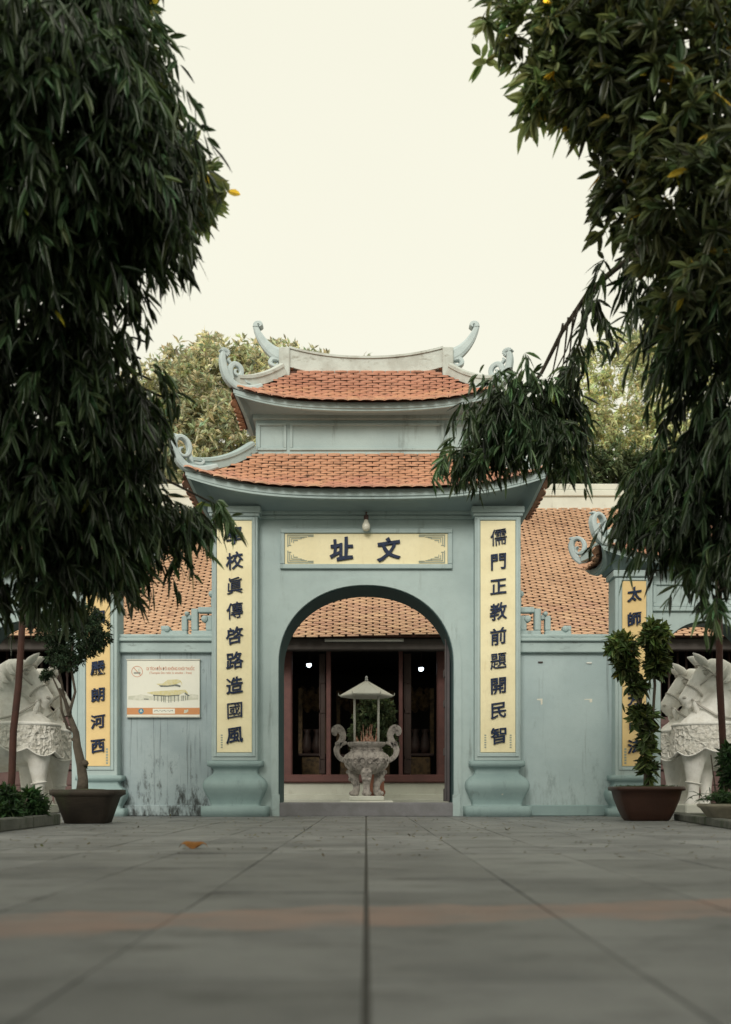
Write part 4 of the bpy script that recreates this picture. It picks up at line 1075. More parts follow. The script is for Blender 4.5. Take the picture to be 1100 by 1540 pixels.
q = MB(); q.lathe([(.012, bz(1025)), (.03, bz(1024)), (.034, bz(1022.5)), (.018, bz(1021)), (.026, bz(1019.5)), (.02, bz(1017.5)), (.004, bz(1016.5))], (bx, BD, 0), 12); q.build('finial', M['steel'], can, 0, True)
inc = MB()
for k in range(46):
    a = random.uniform(0, 6.28); r_ = .13*math.sqrt(random.random())*1.5; h = random.uniform(.12, .2) if k > 9 else random.uniform(.25, .42)
    p0 = Vector((bx - .02 + r_*math.cos(a), BD - .05 + r_*math.sin(a), bz(1121))); p1 = p0 + Vector((random.uniform(-.08, .08), random.uniform(-.08, .08), h))
    inc.tube([p0, p1], [.006, .004], 4)
tag(inc.build('incense_sticks', M['incense']), 'bundle of red and tan incense sticks in the burner bowl', 'incense', kind='stuff')
# shrub in a terracotta pot behind the burner
SD = 20.4
sh = thing('potted_shrub', 'pale green shrub in a terracotta pot behind the incense burner', 'plant', (P(566,0,SD).x, SD, 0))
c = P(566, 1185, SD); q = MB(); q.lathe([(.16, 0), (.17, .3), (.19, .33), (.19, .38), (.165, .4), (.165, .75), (.2, .78), (.2, .85), (.17, .86)], (c.x, SD, 0), 14); q.build('pot', M['brick'], sh, 0, True)
q = MB(); q.tube([(c.x, SD, .8), (c.x+.02, SD, 1.2), (c.x, SD, 1.9)], [.03, .025, .01], 7); q.build('stem', M['bark'], sh)
lv = Leaves()
for px, py, rx, ry in ((560, 1075, 30, 28), (575, 1105, 26, 28), (545, 1105, 22, 26), (580, 1070, 16, 22), (560, 1130, 34, 14), (562, 1055, 18, 14)):
    p, v = in_ellipsoid(130, P(px, py, SD), (rx*SD/FPX, .3, ry*SD/FPX), .5)
    rosette_sprays(lv, p, v, .1, .02, 7, 0, .35, 1.0, .5)
link_mesh('foliage', lv.mesh('foliage', M['leaf_shrub'], True), None, sh)

# ================================================================== STONE HORSES
def horse(label, s_, d, dxp, dzp, group, sc_=1.0):
    """carved horse looking towards the middle; coordinates taken along the right-hand one and mirrored"""
    k = 17.0/FPX*sc_
    x0 = P(1100 + dxp, 0, 17.0).x; zb = .13
    def Q(px, py, oy=0.0): return Vector((s_*(x0 + (px-1100)*k), d + oy, zb + (1214-py)*k + dzp))
    t = thing('horse_statue', label, 'statue', Q(1110, 1214), group)
    def ch(l): return [(Q(a, c_, o), r_*k) for a, c_, r_, o in l]
    chains = [ch([(1052,1112,40,0), (1085,1112,44,0), (1130,1114,44,0), (1180,1112,44,0), (1215,1108,42,0)]),
              ch([(1060,1102,37,0), (1078,1076,33,0), (1092,1050,26,0), (1094,1028,21,0), (1084,1012,16,0), (1070,1006,13,0)]),
              ch([(1104,1085,16,0), (1112,1060,10,0), (1112,1036,9,0), (1100,1012,8,0), (1082,1000,7,0), (1066,997,5,0)]),
              ch([(1066,1008,14,-.03), (1056,1018,13,-.035), (1046,1032,10,-.025), (1036,1046,9,-.02), (1028,1055,8.5,-.02)]),
              ch([(1066,1008,14,.03), (1056,1018,13,.035), (1046,1032,10,.025), (1036,1046,9,.02), (1028,1055,8.5,.02)]),
              ch([(1060,1003,8,0), (1048,1013,7,0), (1037,1029,6.5,0), (1028,1044,6,0), (1022,1052,5.5,0)]),
              ch([(1070,1022,13,-.05), (1062,1032,11,-.04)]), ch([(1070,1022,13,.05), (1062,1032,11,.04)]), ch([(1060,1034,9,0), (1047,1048,6,0), (1036,1060,5.5,0), (1031,1064,5,0)]),
              ch([(1034,1130,21,-.22), (1034,1158,14,-.2), (1033,1176,10.5,-.2), (1034,1192,8,-.2), (1033,1201,8.5,-.2), (1031,1210,10,-.2)]),
              ch([(1060,1130,21,.22), (1062,1158,14,.2), (1063,1176,10.5,.2), (1064,1192,8,.2), (1064,1201,8.5,.2), (1062,1210,10,.2)]),
              ch([(1205,1125,26,-.22), (1200,1155,16,-.2), (1212,1176,10,-.2), (1208,1198,8,-.2), (1204,1210,10,-.2)]),
              ch([(1215,1125,26,.22), (1218,1155,16,.2), (1230,1176,10,.2), (1226,1198,8,.2), (1222,1210,10,.2)])]
    link_mesh('body', capsule_mesh('body', chains, .026, 3), M['marble'], t, True)
    for oy in (-.1, .1):       # ears: hollow leaf shapes
        q = MB(); q.tube([Q(1056, 1003, oy), Q(1048, 997, oy*1.2), Q(1040, 991, oy*1.4), Q(1034, 986 if oy < 0 else 989, oy*1.5)], [5.5*k, 6.5*k, 4.5*k, .8*k], 8); q.build('ear', M['marble'], t, 0, True)
    for i in range(8):         # mane: carved locks lying over the crest, one by one
        f = i/7; cxm, cym = 1078 + 36*math.sin(f*1.9), 1001 + 84*f
        for oy in (-1, 1):
            q = MB(); q.tube([Q(cxm + 4, cym - 3, oy*5*k), Q(cxm + 2, cym + 6, oy*(13 + 6*f)*k), Q(cxm - 5, cym + 15, oy*(19 + 9*f)*k), Q(cxm - 13, cym + 18, oy*(22 + 10*f)*k)], [3.5*k, 5*k, 4.2*k, 1*k], 6); q.build('mane_lock', M['marble'], t, 0, True)
    q = MB()                   # bridle straps, reins and tassels
    def loop(px, py, r_, ang, th=.011):
        ca, sa = math.cos(ang), math.sin(ang)
        q.tube([Q(px + ca*r_*math.cos(a), py + sa*r_*math.cos(a), r_*k*math.sin(a)) for a in np.linspace(0, 2*math.pi, 21)], th, 6)
    loop(1040, 1041, 14.5, R(38), .017); loop(1060, 1016, 21, R(40), .017)
    for oy in (-1, 1):
        q.tube([Q(1045, 1034, oy*13.5*k), Q(1056, 1024, oy*17.5*k), Q(1074, 1012, oy*17*k)], .015, 6)
        q.tube([Q(1034, 1055, oy*10*k), Q(1046, 1068, oy*24*k), Q(1060, 1080, oy*37*k), Q(1084, 1086, oy*40*k), Q(1104, 1083, oy*41*k), Q(1122, 1080, oy*30*k)], .021, 6)
    q.build('bridle', M['strap'], t, 0, True)
    for oy in (-1, 1):
        q = MB(); q.lathe([(.2*k, -2.5*k), (2.6*k, -1.4*k), (3*k, 0), (2.6*k, 1.4*k), (.2*k, 2.5*k)], Q(1023, 1052, oy*8*k), 8); q.build('nostril', M['strap'], t, 0, True)
        q = MB(); q.tube([Q(1047, 1012, oy*13*k), Q(1053, 1010, oy*15.5*k), Q(1060, 1014, oy*16.5*k)], [.01, .022, .008], 6); q.build('brow', M['marble'], t, 0, True)
        q = MB(); q.lathe([(.2*k, -4*k), (3.2*k, -2.4*k), (4*k, 0), (3.2*k, 2.4*k), (.2*k, 4*k)], Q(1053, 1016, oy*15.5*k), 10); q.build('eye', M['strap'], t, 0, True)
    for oy in (-1, 1):
        q = MB(); q.tube([Q(1037, 1056, oy*12*k), Q(1038, 1062, oy*13*k), Q(1040, 1072, oy*14*k), Q(1040, 1078, oy*14*k)], [2*k, 4.6*k, 4*k, 1*k], 8); q.build('tassel', M['marble'], t, 0, True)
    # breast cloth: thick carved apron with a scalloped hem and rolled top
    g = MB(); nu, nv = 48, 10
    def cloth(a, v, off):
        th = R(-112 + 224*a); r0 = 48*k*(1 + .1*v)
        sc = 9*abs(math.sin(a*math.pi*5)) ; low = (30 + 12*math.cos(th*.8))*k + sc*k
        cx_ = 1060; z_ = 1093
        p = Q(cx_, z_, 0); rad = r0 + off
        return Vector((p.x - s_*rad*math.cos(th)*1.0, p.y + rad*math.sin(th)*1.05, p.z - v*low + .18*abs(math.sin(th/2))**2*1.2*k*30*0))
    n0 = len(g.v); g.grid(lambda a, v: cloth(a, v, .03), nu, nv); g.grid(lambda a, v: cloth(a, v, -.015), nu, nv)
    m_ = (nu+1)*(nv+1)
    for i in range(nu): g.f.append((nv*(nu+1)+i, nv*(nu+1)+i+1, m_+nv*(nu+1)+i+1, m_+nv*(nu+1)+i))
    g.build('breast_cloth', M['carved'], t, 0, True)
    q = MB(); q.tube([cloth(a, 0, .02) for a in np.linspace(0, 1, 30)], .032, 8); q.tube([cloth(a, .97, .035) for a in np.linspace(0, 1, 97)], .013, 6)
    q.build('cloth_roll', M['marble'], t, 0, True)
    q = MB(); p = Q(1062, 1158); pts_ = [Q(1033.5 + 11*math.cos(a), 1180 + 2*math.cos(a), -.2 + 11*k*math.sin(a)) for a in np.linspace(0, 2*math.pi, 15)]; q.tube(pts_, .014, 6); q.build('leg_band', M['marble'], t, 0, True)
    q = MB(); q.box(*sorted((Q(1018, 0).x, Q(1245, 0).x)), d-.34, d+.34, 0, zb + dzp + .03); q.build('plinth', M['plinth'], t, .02)
    return t
horse('front white marble horse at the right edge, head tucked to its chest', 1, 17.0, 4, 0, 'white marble horses')
horse('rear white marble horse at the right edge, muzzle nearest the croton pillar', 1, 17.9, -2, -.06, 'white marble horses')
horse('front white marble horse at the left edge behind the rusty pole', -1, 17.0, 4, 0, 'white marble horses')
horse('rear white marble horse at the left edge, muzzle nearest the bonsai trunk', -1, 17.9, -2, -.06, 'white marble horses')

# ================================================================== POTS, BEDS, POLES
def pot(parent, cx, cy, prof, mat, n=28, sy=.8):
    q = MB(); q.lathe(prof, (cx, cy, 0), n, 0, 1, sy); return q.build('pot', mat, parent, 0, False)
# left bonsai
PD = 12.0; c = P(133, 0, PD); k = PD/FPX
bon = thing('bonsai_tree', 'dark leaved bonsai with twisted trunk in a dark tapered pot', 'plant', (c.x, PD, 0))
q = MB(); q.sqlathe([(26*k, 20*k, 0), (31*k, 24*k, .005), (43*k, 34*k, .31), (46*k, 37*k, .33), (50*k, 40*k, .345), (50*k, 40*k, .40), (46*k, 37*k, .405), (44*k, 35*k, .37)], (c.x, PD, 0), .35); q.build('pot', M['potl'], bon, 0, True)
q = MB(); q.sqlathe([(45*k, 36*k, .36), (44*k, 35*k, .385), (20*k, 16*k, .41), (2*k, 2*k, .415)], (c.x, PD, 0), .35); q.build('soil', M['soil'], bon, 0, True)
tp = [(124,1188),(124,1172),(122,1150),(117,1122),(115,1102),(105,1078),(97,1052),(90,1035)]
q = MB(); q.tube([P(a, b_, PD) + Vector((0, .03*math.sin(i*1.4), 0)) for i, (a, b_) in enumerate(tp)], [9*k, 7.5*k, 7*k, 6*k, 5*k, 3.6*k, 2.6*k, 1.8*k], 10)
q.lathe([(.2*k,-6*k),(5*k,-4*k),(7*k,0),(5*k,4*k),(.2*k,6*k)], P(127, 1148, PD), 8); q.lathe([(.2*k,-4*k),(4*k,-2*k),(5*k,0),(3*k,3*k),(.2*k,4*k)], P(112, 1112, PD), 8)
q.build('trunk', M['bark'], bon, 0, True)
for l, r0 in (([(115,1102),(101,1095),(95,1070),(93,1045),(80,1020),(72,1008)], 2.6), ([(105,1078),(112,1040),(108,1000),(112,965)], 2.4), ([(97,1052),(88,1010),(80,975)], 2.0), ([(108,1000),(130,975),(145,955)], 1.6)):
    q = MB(); q.tube([P(a, b_, PD) + Vector((0, .05*math.sin(i*2 + a), 0)) for i, (a, b_) in enumerate(l)], [r0*k*(1 - .14*i) for i in range(len(l))], 7); q.build('branch', M['bark'], bon, 0, True)
lv = Leaves()
for px, py, rx, ry, n in ((110, 955, 48, 42, 420), (140, 950, 28, 34, 230), (80, 940, 36, 30, 260), (100, 990, 30, 20, 150), (72, 1012, 9, 8, 26), (66, 1018, 6, 5, 14), (125, 1152, 4, 3, 6), (120, 925, 35, 18, 160)):
    p, v = in_ellipsoid(n, P(px, py, PD), (rx*k, .32 if rx > 15 else .06, ry*k), .5); rosette_sprays(lv, p, v, .05, .011, 8, 0, .4, 1.0, .3)
link_mesh('crown', lv.mesh('crown', M['leaf_bonsai'], True), None, bon)
# right croton
PD = 13.0; c = P(972, 0, PD); k = PD/FPX
cro = thing('croton_plant', 'croton with clustered yellow green leaves in a brown glazed pot', 'plant', (c.x, PD, 0))
q = MB(); q.sqlathe([(29*k, 23*k, 0), (31*k, 25*k, .02), (32*k, 26*k, .03), (38*k, 30*k, .14), (44*k, 35*k, .29), (46.5*k, 37*k, .385), (51*k, 41*k, .395), (51.5*k, 41*k, .435), (49*k, 39*k, .445), (46*k, 36*k, .42)], (c.x, PD, 0), .4); q.build('pot', M['potr'], cro, 0, True)
q = MB(); q.sqlathe([(47*k, 37*k, .40), (46*k, 36*k, .425), (30*k, 22*k, .45), (2*k, 2*k, .455)], (c.x, PD, 0), .4); q.build('soil', M['soil'], cro, 0, True)
stems = [[(970,1182),(972,1140),(972,1100),(962,1060),(954,1040),(945,1005),(940,970)], [(976,1182),(980,1120),(981,1080),(986,1030),(982,985),(985,955)], [(973,1182),(976,1130),(970,1080)], [(962,1060),(966,1045),(956,1030)]]
for i, l in enumerate(stems):
    q = MB(); q.tube([P(a, b_, PD) + Vector((0, .03*math.sin(j*2 + i), 0)) for j, (a, b_) in enumerate(l)], [2.2*k]*len(l), 7); q.build('stem', M['bark'], cro, 0, True)
lv = Leaves()
for px, py, rx, ry, n, br in ((936, 970, 22, 18, 95, 1.6), (942, 998, 16, 22, 70, .85), (985, 952, 22, 20, 95, 1.5), (988, 990, 15, 26, 70, .8), (958, 1030, 12, 12, 34, .9), (968, 1075, 19, 17, 60, 1.1), (974, 1112, 12, 24, 24, 1.0), (975, 1150, 14, 24, 24, .95)):
    p, v = in_ellipsoid(n, P(px, py, PD), (rx*k*.86, rx*k*.8, ry*k*.9), .4); n; rosette_sprays(lv, p[:int(n*.75)], v[:int(n*.75)]*.6, .16, .027, 8, .006, .45, br*1.4, .6)
link_mesh('foliage', lv.mesh('foliage', M['leaf_croton']), None, cro)
gl = Leaves(); n = 500; p = np.stack([c.x + (rng.random(n)-.5)*86*k, PD + (rng.random(n)-.5)*60*k, np.full(n, .43)], 1)
gl.add(p, np.stack([rng.normal(size=n)*.5, rng.normal(size=n)*.5, np.ones(n)], 1), rng.normal(size=(n, 3)), .03 + .04*rng.random(n), np.full(n, .004), .3*np.ones(n), rand_tint(n))
o = link_mesh('moss_tufts', gl.mesh('moss_tufts', M['leaf_bed'], True), None, cro); o['kind'] = 'stuff'

def kerb(name, pts, label, h, w_):
    t = thing(name, label, 'kerb', (pts[0][0], pts[0][1], 0))
    for i in range(len(pts)-1):
        a, b_ = Vector((*pts[i], 0)), Vector((*pts[i+1], 0)); d = (b_-a); L = d.length; d.normalize(); nrm = Vector((-d.y, d.x, 0)); m = max(1, int(round(L/.9)))
        for j in range(m):
            p0 = a + d*(L*j/m + .006); p1 = a + d*(L*(j+1)/m - .006); q = MB()
            q.add([p0, p1, p1 + nrm*w_, p0 + nrm*w_] + [v + Vector((0, 0, h + random.uniform(-.004, .004))) for v in (p0, p1, p1 + nrm*w_, p0 + nrm*w_)], [(0,3,2,1),(4,5,6,7),(0,1,5,4),(1,2,6,5),(2,3,7,6),(3,0,4,7)])
            q.build('kerb_stone', M['stone'], t, .012)
# planting beds on both sides of the path
kerb('planting_bed_kerb', [(-5.6, 11.9), (-3.52, 11.5), (-3.45, 9.4), (-3.45, 4.0)], 'mossy stone kerb round the left planting bed', .125, -.13)
kerb('planting_bed_kerb', [(5.6, 13.5), (4.07, 13.2), (3.66, 10.0), (3.6, 4.0)], 'mossy stone kerb round the right planting bed', .09, .13)
for pts in ([(-5.6, 11.75), (-3.66, 11.37), (-3.59, 9.4), (-3.59, 4.0), (-8, 4.0), (-8, 11.75)], [(5.6, 13.35), (4.19, 13.06), (3.8, 10.0), (3.74, 4.0), (8, 4.0), (8, 13.35)]):
    q = MB(); k_ = len(pts); q.add([(a, b_, .001) for a, b_ in pts] + [(a, b_, .075) for a, b_ in pts], [tuple(range(k_)), tuple(range(2*k_-1, k_-1, -1))] + [(i, i+k_, (i+1) % k_+k_, (i+1) % k_) for i in range(k_)])
    tag(q.build('planting_bed', M['soil']), kind='structure')
def bush(name, label, clumps, L, W, mat, kind='d', cat='plant', group=None, n=40, br=1.0):
    lv = Leaves(); c0 = P(*clumps[0][:3])
    t = thing(name, label, cat, (c0.x, c0.y, .1), group)
    for px, py, d, rx, ry in clumps:
        k = d/FPX; p, v = in_ellipsoid(n, P(px, py, d), (rx*k, max(.12, rx*k*.7), ry*k), .5); rosette_sprays(lv, p, v, L, W, 9, 0, .4, br, .7)
        st = MB()
    link_mesh('foliage', lv.mesh('foliage', mat), None, t)
    for i in range(4):
        q = MB(); q.tube([(c0.x + (i-1.5)*.08, c0.y, .08), (c0.x + (i-1.5)*.14, c0.y + .02*i, max(.2, c0.z))], [.012, .006], 6); q.build('stem', M['bark'], t)
    return t
bush('bed_shrub', 'low dark green leafy shrub at the left edge behind the kerb', [(8, 1200, 10.3, 24, 18), (5, 1214, 10.2, 28, 10)], .11, .014, M['leaf_bed'], n=110)
bush('bed_shrub', 'low dark green shrub on the kerb beside the bonsai pot', [(48, 1203, 11.0, 20, 16), (46, 1214, 11.0, 24, 8)], .11, .014, M['leaf_bed'], n=100)
bush('bed_shrub', 'small leafy plant climbing the rusty pole at the right edge', [(1097, 1135, 11.4, 12, 18), (1096, 1165, 11.4, 12, 16)], .12, .02, M['leaf_bed'], n=26)
# pale bowl with grassy leaves
PD = 11.15; c = P(1099, 0, PD); k = PD/FPX
bw = thing('grass_bowl', 'pale concrete bowl of grassy leaves at the right edge', 'plant', (c.x, PD, .07))
q = MB(); q.sqlathe([(26*k, 22*k, .07), (30*k, 25*k, .1), (38*k, 32*k, .19), (42*k, 36*k, .215), (42*k, 36*k, .24), (39*k, 33*k, .245)], (c.x, PD, 0), .3); q.build('bowl', M['potp'], bw, 0, True)
q = MB(); q.sqlathe([(39*k, 33*k, .2), (39*k, 33*k, .24), (2*k, 2*k, .26)], (c.x, PD, 0), .3); q.build('soil', M['soil'], bw)
lv = Leaves(); n = 420; p = np.stack([c.x + rng.normal(size=n)*20*k, PD + rng.normal(size=n)*.12, .24 + .1*rng.random(n)], 1); d = np.stack([rng.normal(size=n)*.7, rng.normal(size=n)*.5, .6 + .5*rng.random(n)], 1)
lv.add(p, d, rng.normal(size=(n, 3)), .16 + .14*rng.random(n), np.full(n, .009), .5 + .5*rng.random(n), rand_tint(n, .45)); link_mesh('grass_leaves', lv.mesh('grass_leaves', M['leaf_bed']), None, bw)
# rusty poles
for (a, b_, d, lab) in (((12, 1205), (42, 830), 11.2, 'thin rust brown pole leaning in the left bed before the horse'), ((1090, 1222), (1072, 600), 11.6, 'thin rust brown pole standing in the right bed before the horse')):
    p0, p1 = P(*a, d), P(*b_, d); p0.z = .05; q = MB(); q.tube([p0.lerp(p1, i/6) + Vector((.012*math.sin(i*2.3), 0, 0)) for i in range(7)], [.041, .04, .039, .038, .036, .034, .032], 10)
    tag(q.build('metal_pole', M['rust'], None, 0, True), lab, 'pole')

# ================================================================== TREES
def limb(parent, name, pts, r0, r1, n=9):
    q = MB(); pts = [Vector(p) for p in pts]; k = len(pts)
    q.tube(pts, [r0 + (r1-r0)*(i/(k-1))**.8 for i in range(k)], n); return q.build(name, M['bark'], parent, 0, True)
def bend(a, b_, sag, n=7):
    return [a.lerp(b_, i/n) + Vector((0, 0, sag*math.sin(math.pi*i/n))) + Vector((random.uniform(-.03, .03), random.uniform(-.03, .03), 0))*(1 if 0 < i < n else 0) for i in range(n+1)]

def fore_tree(label, base, height, clumps, name, extra_limbs=()):
    t = thing(name, label, 'tree', base)
    bx_, by_, _ = base
    tr = [Vector((bx_ + .05*math.sin(i*1.3), by_ + .05*math.cos(i*1.7), height*i/9)) for i in range(10)]
    limb(t, 'trunk', tr, .17, .04, 12)
    lv = Leaves(); lv2 = Leaves()
    for px, py, d, rx, ry, rd, n, kind, br in clumps:
        k = d/FPX; up_ = {'d': 24, 's': 16, 'r': 0}[kind]; c = P(px, py - up_, d); rr = (rx*k, rd, ry*k)
        p, v = in_ellipsoid(n, c, rr, .35)
        if kind == 'd':        # twigs grow in bunches with gaps between them
            n2 = int(n*1.55); m_ = max(4, n//5); cs_, _ = in_ellipsoid(m_, c, rr, .6); ix = rng.integers(0, m_, n2)
            p = cs_[ix] + rng.normal(size=(n2, 3))*np.array([.1, .1, .085]); v = unit(p - np.asarray(c) + 1e-4)
        if kind == 'r': p = p + rng.normal(size=p.shape)*np.array(rr)*.2
        hz_ = min(height*.92, max(1.2, c.z - .2 + .35*abs(c.x - bx_)))
        if d < 8.5: limb(t, 'limb', bend(Vector((bx_, by_, hz_)), c + Vector((0, 0, rr[2]*.4)), .18), .035 + .02*random.random(), .008, 7)
        out = v.copy(); out[:, 0] += -.12*np.sign(bx_)
        if kind == 'd': droop_sprays(lv, p, out, .15, .0155, 11, .26, .0012, .45, br)
        elif kind == 's': droop_sprays(lv, p, out, .155, .016, 9, .2, .004, .45, br)
        else: rosette_sprays(lv2, p, out, .15, .022, 10, .012, .35, br, .25)
    for l, r0, r1 in extra_limbs: limb(t, 'limb', l, r0, r1, 8)
    if lv.b: link_mesh('crown', lv.mesh('crown', M['leaf']), None, t)
    if lv2.b: link_mesh('crown_tips', lv2.mesh('crown_tips', M['leaf_light']), None, t)
    return t

LC = [  # px, py, depth, rx, ry, depth radius, sprays, kind, tint brightness (raised on sky-lit clumps)
 (40, 60, 6.0, 120, 110, .6, 170, 'd', 1), (138, 60, 6.3, 52, 80, .4, 80, 'd', 1.1), (178, 115, 6.6, 32, 66, .3, 36, 'd', 1.2),
 (100, 210, 6.2, 120, 110, .6, 190, 'd', .9), (195, 260, 6.5, 50, 90, .4, 85, 'd', 1), (60, 330, 6.4, 120, 90, .6, 160, 'd', .8), (180, 345, 6.6, 62, 42, .4, 80, 'd', .8),
 (262, 245, 6.9, 36, 50, .3, 36, 'r', 1.6), (300, 285, 7.0, 32, 36, .25, 26, 'r', 1.6), (255, 315, 6.9, 44, 22, .25, 30, 'r', .9), (215, 50, 6.8, 12, 60, .2, 20, 'r', 1.2), (235, 180, 6.8, 22, 42, .25, 26, 'r', 1.3),
 (30, 450, 6.7, 105, 90, .6, 125, 'd', .8), (112, 450, 6.9, 44, 46, .4, 20, 'd', .9), (175, 430, 6.9, 18, 20, .2, 5, 's', 1), (85, 545, 7.0, 66, 60, .5, 46, 'd', .85), (50, 600, 7.0, 110, 80, .6, 110, 'd', .8), (170, 540, 7.3, 34, 30, .25, 9, 's', 1.1), (212, 562, 7.4, 18, 16, .15, 4, 's', 1.2),
 (160, 625, 7.3, 46, 46, .4, 36, 'd', .9), (250, 625, 7.6, 14, 24, .12, 6, 's', 1.4), (228, 595, 7.5, 14, 18, .15, 5, 's', 1.2), (100, 690, 7.2, 100, 75, .55, 125, 'd', .85), (178, 700, 7.4, 32, 58, .35, 40, 'd', .9),
 (55, 780, 7.3, 100, 75, .55, 125, 'd', .85), (150, 790, 7.6, 70, 55, .45, 80, 'd', .9), (222, 795, 8.0, 42, 22, .3, 34, 'd', 1.0), (280, 790, 8.1, 26, 16, .2, 18, 's', 1.5), (318, 776, 8.2, 14, 11, .12, 11, 's', 2.4), (285, 838, 8.2, 7, 14, .08, 4, 's', 1),
 (50, 850, 7.5, 85, 40, .45, 70, 'd', .85), (180, 850, 7.9, 34, 26, .3, 26, 'd', .9), (15, 885, 7.4, 40, 26, .3, 24, 'd', .9),
 (-110, 100, 6.2, 140, 160, .8, 110, 'd', 1), (-120, 400, 6.6, 140, 160, .8, 110, 'd', 1), (-120, 700, 7.0, 140, 160, .8, 110, 'd', 1), (20, -110, 6.3, 170, 110, .8, 130, 'd', 1), (-120, -180, 6.6, 160, 120, .9, 90, 'd', 1), (120, -150, 7.0, 90, 90, .6, 60, 'd', 1)]
fore_tree('tall dark weeping tree with long drooping leaves on the left', (-3.95, 7.6, 0), 7.4, LC, 'weeping_tree')

RC = [  # same columns; upper rosette tints raised to look sky-lit
 (760, 35, 6.9, 44, 36, .3, 24, 'r', 1.9), (830, 30, 6.8, 60, 50, .35, 52, 'r', 1.6), (835, 110, 6.9, 48, 50, .3, 40, 'r', 1.6), (806, 150, 7.0, 22, 28, .2, 12, 'r', 2.0), (862, 165, 7.0, 26, 24, .2, 14, 'r', 1.6),
 (920, 50, 6.6, 80, 70, .5, 110, 'r', .75), (900, 130, 6.7, 55, 50, .4, 60, 'r', .75), (1010, 90, 6.4, 110, 110, .6, 150, 'r', .8), (950, 205, 6.7, 48, 46, .35, 46, 'r', .6), (915, 265, 6.9, 22, 50, .2, 15, 'r', .6), (955, 310, 6.9, 46, 38, .35, 28, 'r', .6),
 (1050, 250, 6.4, 100, 120, .6, 145, 'r', .8), (1062, 400, 6.7, 76, 90, .5, 90, 'r', .8), (1005, 380, 7.0, 34, 40, .3, 16, 'r', .8), (1030, 440, 7.3, 46, 38, .3, 24, 'd', 1), (965, 425, 7.6, 22, 18, .2, 8, 's', 1.2), (925, 415, 7.8, 18, 16, .15, 6, 's', 1.4),
 (1065, 510, 7.2, 46, 55, .4, 32, 'd', 1), (1000, 520, 7.4, 14, 40, .15, 8, 's', 1), (1085, 600, 7.3, 30, 65, .35, 46, 'd', .85), (1035, 570, 7.5, 16, 40, .15, 9, 's', 1),
 (892, 495, 8.6, 16, 36, .12, 11, 's', 1.1), (876, 550, 8.6, 12, 30, .1, 8, 's', 1),
 (790, 640, 9.0, 62, 34, .35, 62, 'd', 1.25), (745, 668, 9.0, 46, 36, .3, 48, 'd', 1.15), (825, 655, 9.0, 38, 44, .3, 42, 'd', 1.05), (697, 702, 9.1, 26, 18, .2, 16, 's', 1.3), (858, 690, 9.0, 18, 38, .15, 14, 's', 1), (805, 590, 8.9, 34, 16, .25, 12, 's', 1.7), (845, 600, 8.9, 18, 26, .2, 10, 's', 1.2),
 (1035, 725, 7.9, 60, 34, .4, 60, 'd', 1.1), (1000, 775, 8.0, 36, 42, .3, 42, 'd', 1), (1070, 770, 7.7, 55, 70, .45, 80, 'd', .85), (1035, 810, 7.9, 30, 36, .3, 28, 'd', .85), (1095, 690, 7.6, 34, 56, .35, 50, 'd', .85), (955, 790, 8.0, 16, 22, .15, 9, 's', 1.2),
 (1042, 880, 7.8, 12, 26, .1, 7, 's', 1), (1095, 860, 7.6, 28, 50, .25, 28, 'd', .85), (1080, 915, 7.7, 12, 22, .1, 6, 's', 1),
 (1220, 100, 6.4, 140, 160, .8, 110, 'd', 1), (1220, 400, 6.8, 140, 160, .8, 110, 'd', 1), (1220, 700, 7.2, 140, 160, .8, 110, 'd', 1), (980, -110, 6.5, 170, 110, .8, 130, 'r', 1), (1180, -150, 6.6, 150, 130, .9, 90, 'd', 1)]
br_main = [P(1100, 330, 7.4), P(1040, 350, 7.7), P(970, 372, 8.1), P(925, 405, 8.4), P(885, 440, 8.7), P(845, 500, 8.9), P(815, 560, 9.0), P(785, 600, 9.0), P(750, 630, 9.0)]
twigs = []
for i in range(7):
    a = P(895 - i*8, 432 + i*9, 8.65); b_ = P(840 - i*6 + random.uniform(-8, 18), 560 + i*12, 8.95); twigs.append(([a, a.lerp(b_, .5) + Vector((.06, 0, .02)), b_], .01, .004))
br2 = [P(1130, 640, 7.7), P(1070, 660, 7.8), P(1010, 672, 7.9), P(965, 700, 8.0)]
fore_tree('tall dark tree on the right with a branch hanging before the gate roof', (4.1, 7.8, 0), 7.6, RC, 'weeping_tree', [(br_main, .035, .012), (br2, .022, .008)] + twigs)

AV = []  # canopy clumps of added trees, out of view, that darken the near paving
for i in range(34):
    AV.append((random.uniform(-1, 1), random.uniform(-1, 1), random.uniform(0, 1)))
for s_, lab in ((-1, 'added tree out of view on the left, shading the near paving'), (1, 'added tree out of view on the right, shading the near paving')):
    t = thing('added_shade_tree', lab, 'tree', (s_*3.6, 1.2, 0), 'added shade trees out of view')
    limb(t, 'trunk', [Vector((s_*(3.6 - .03*i), 1.2 + .04*math.sin(i*1.6), 6.2*i/9)) for i in range(10)], .18, .05, 12)
    lv = Leaves()
    for a, b_, c_ in AV:
        yy_ = -1.4 + 3.9*b_; c = Vector((s_*(1.7 + 2.3*a), yy_, 2.95 + .85*max(0, yy_) + 1.9*c_))
        p, v = in_ellipsoid(115, c, (.75, .75, .5), .4); droop_sprays(lv, p, v, .24, .03, 9, .35, .001, .4, 1)
        limb(t, 'limb', bend(Vector((s_*3.45, 1.2, 3.3)), c, .2), .04, .01, 6)
    link_mesh('crown', lv.mesh('crown', M['leaf'], True), None, t)

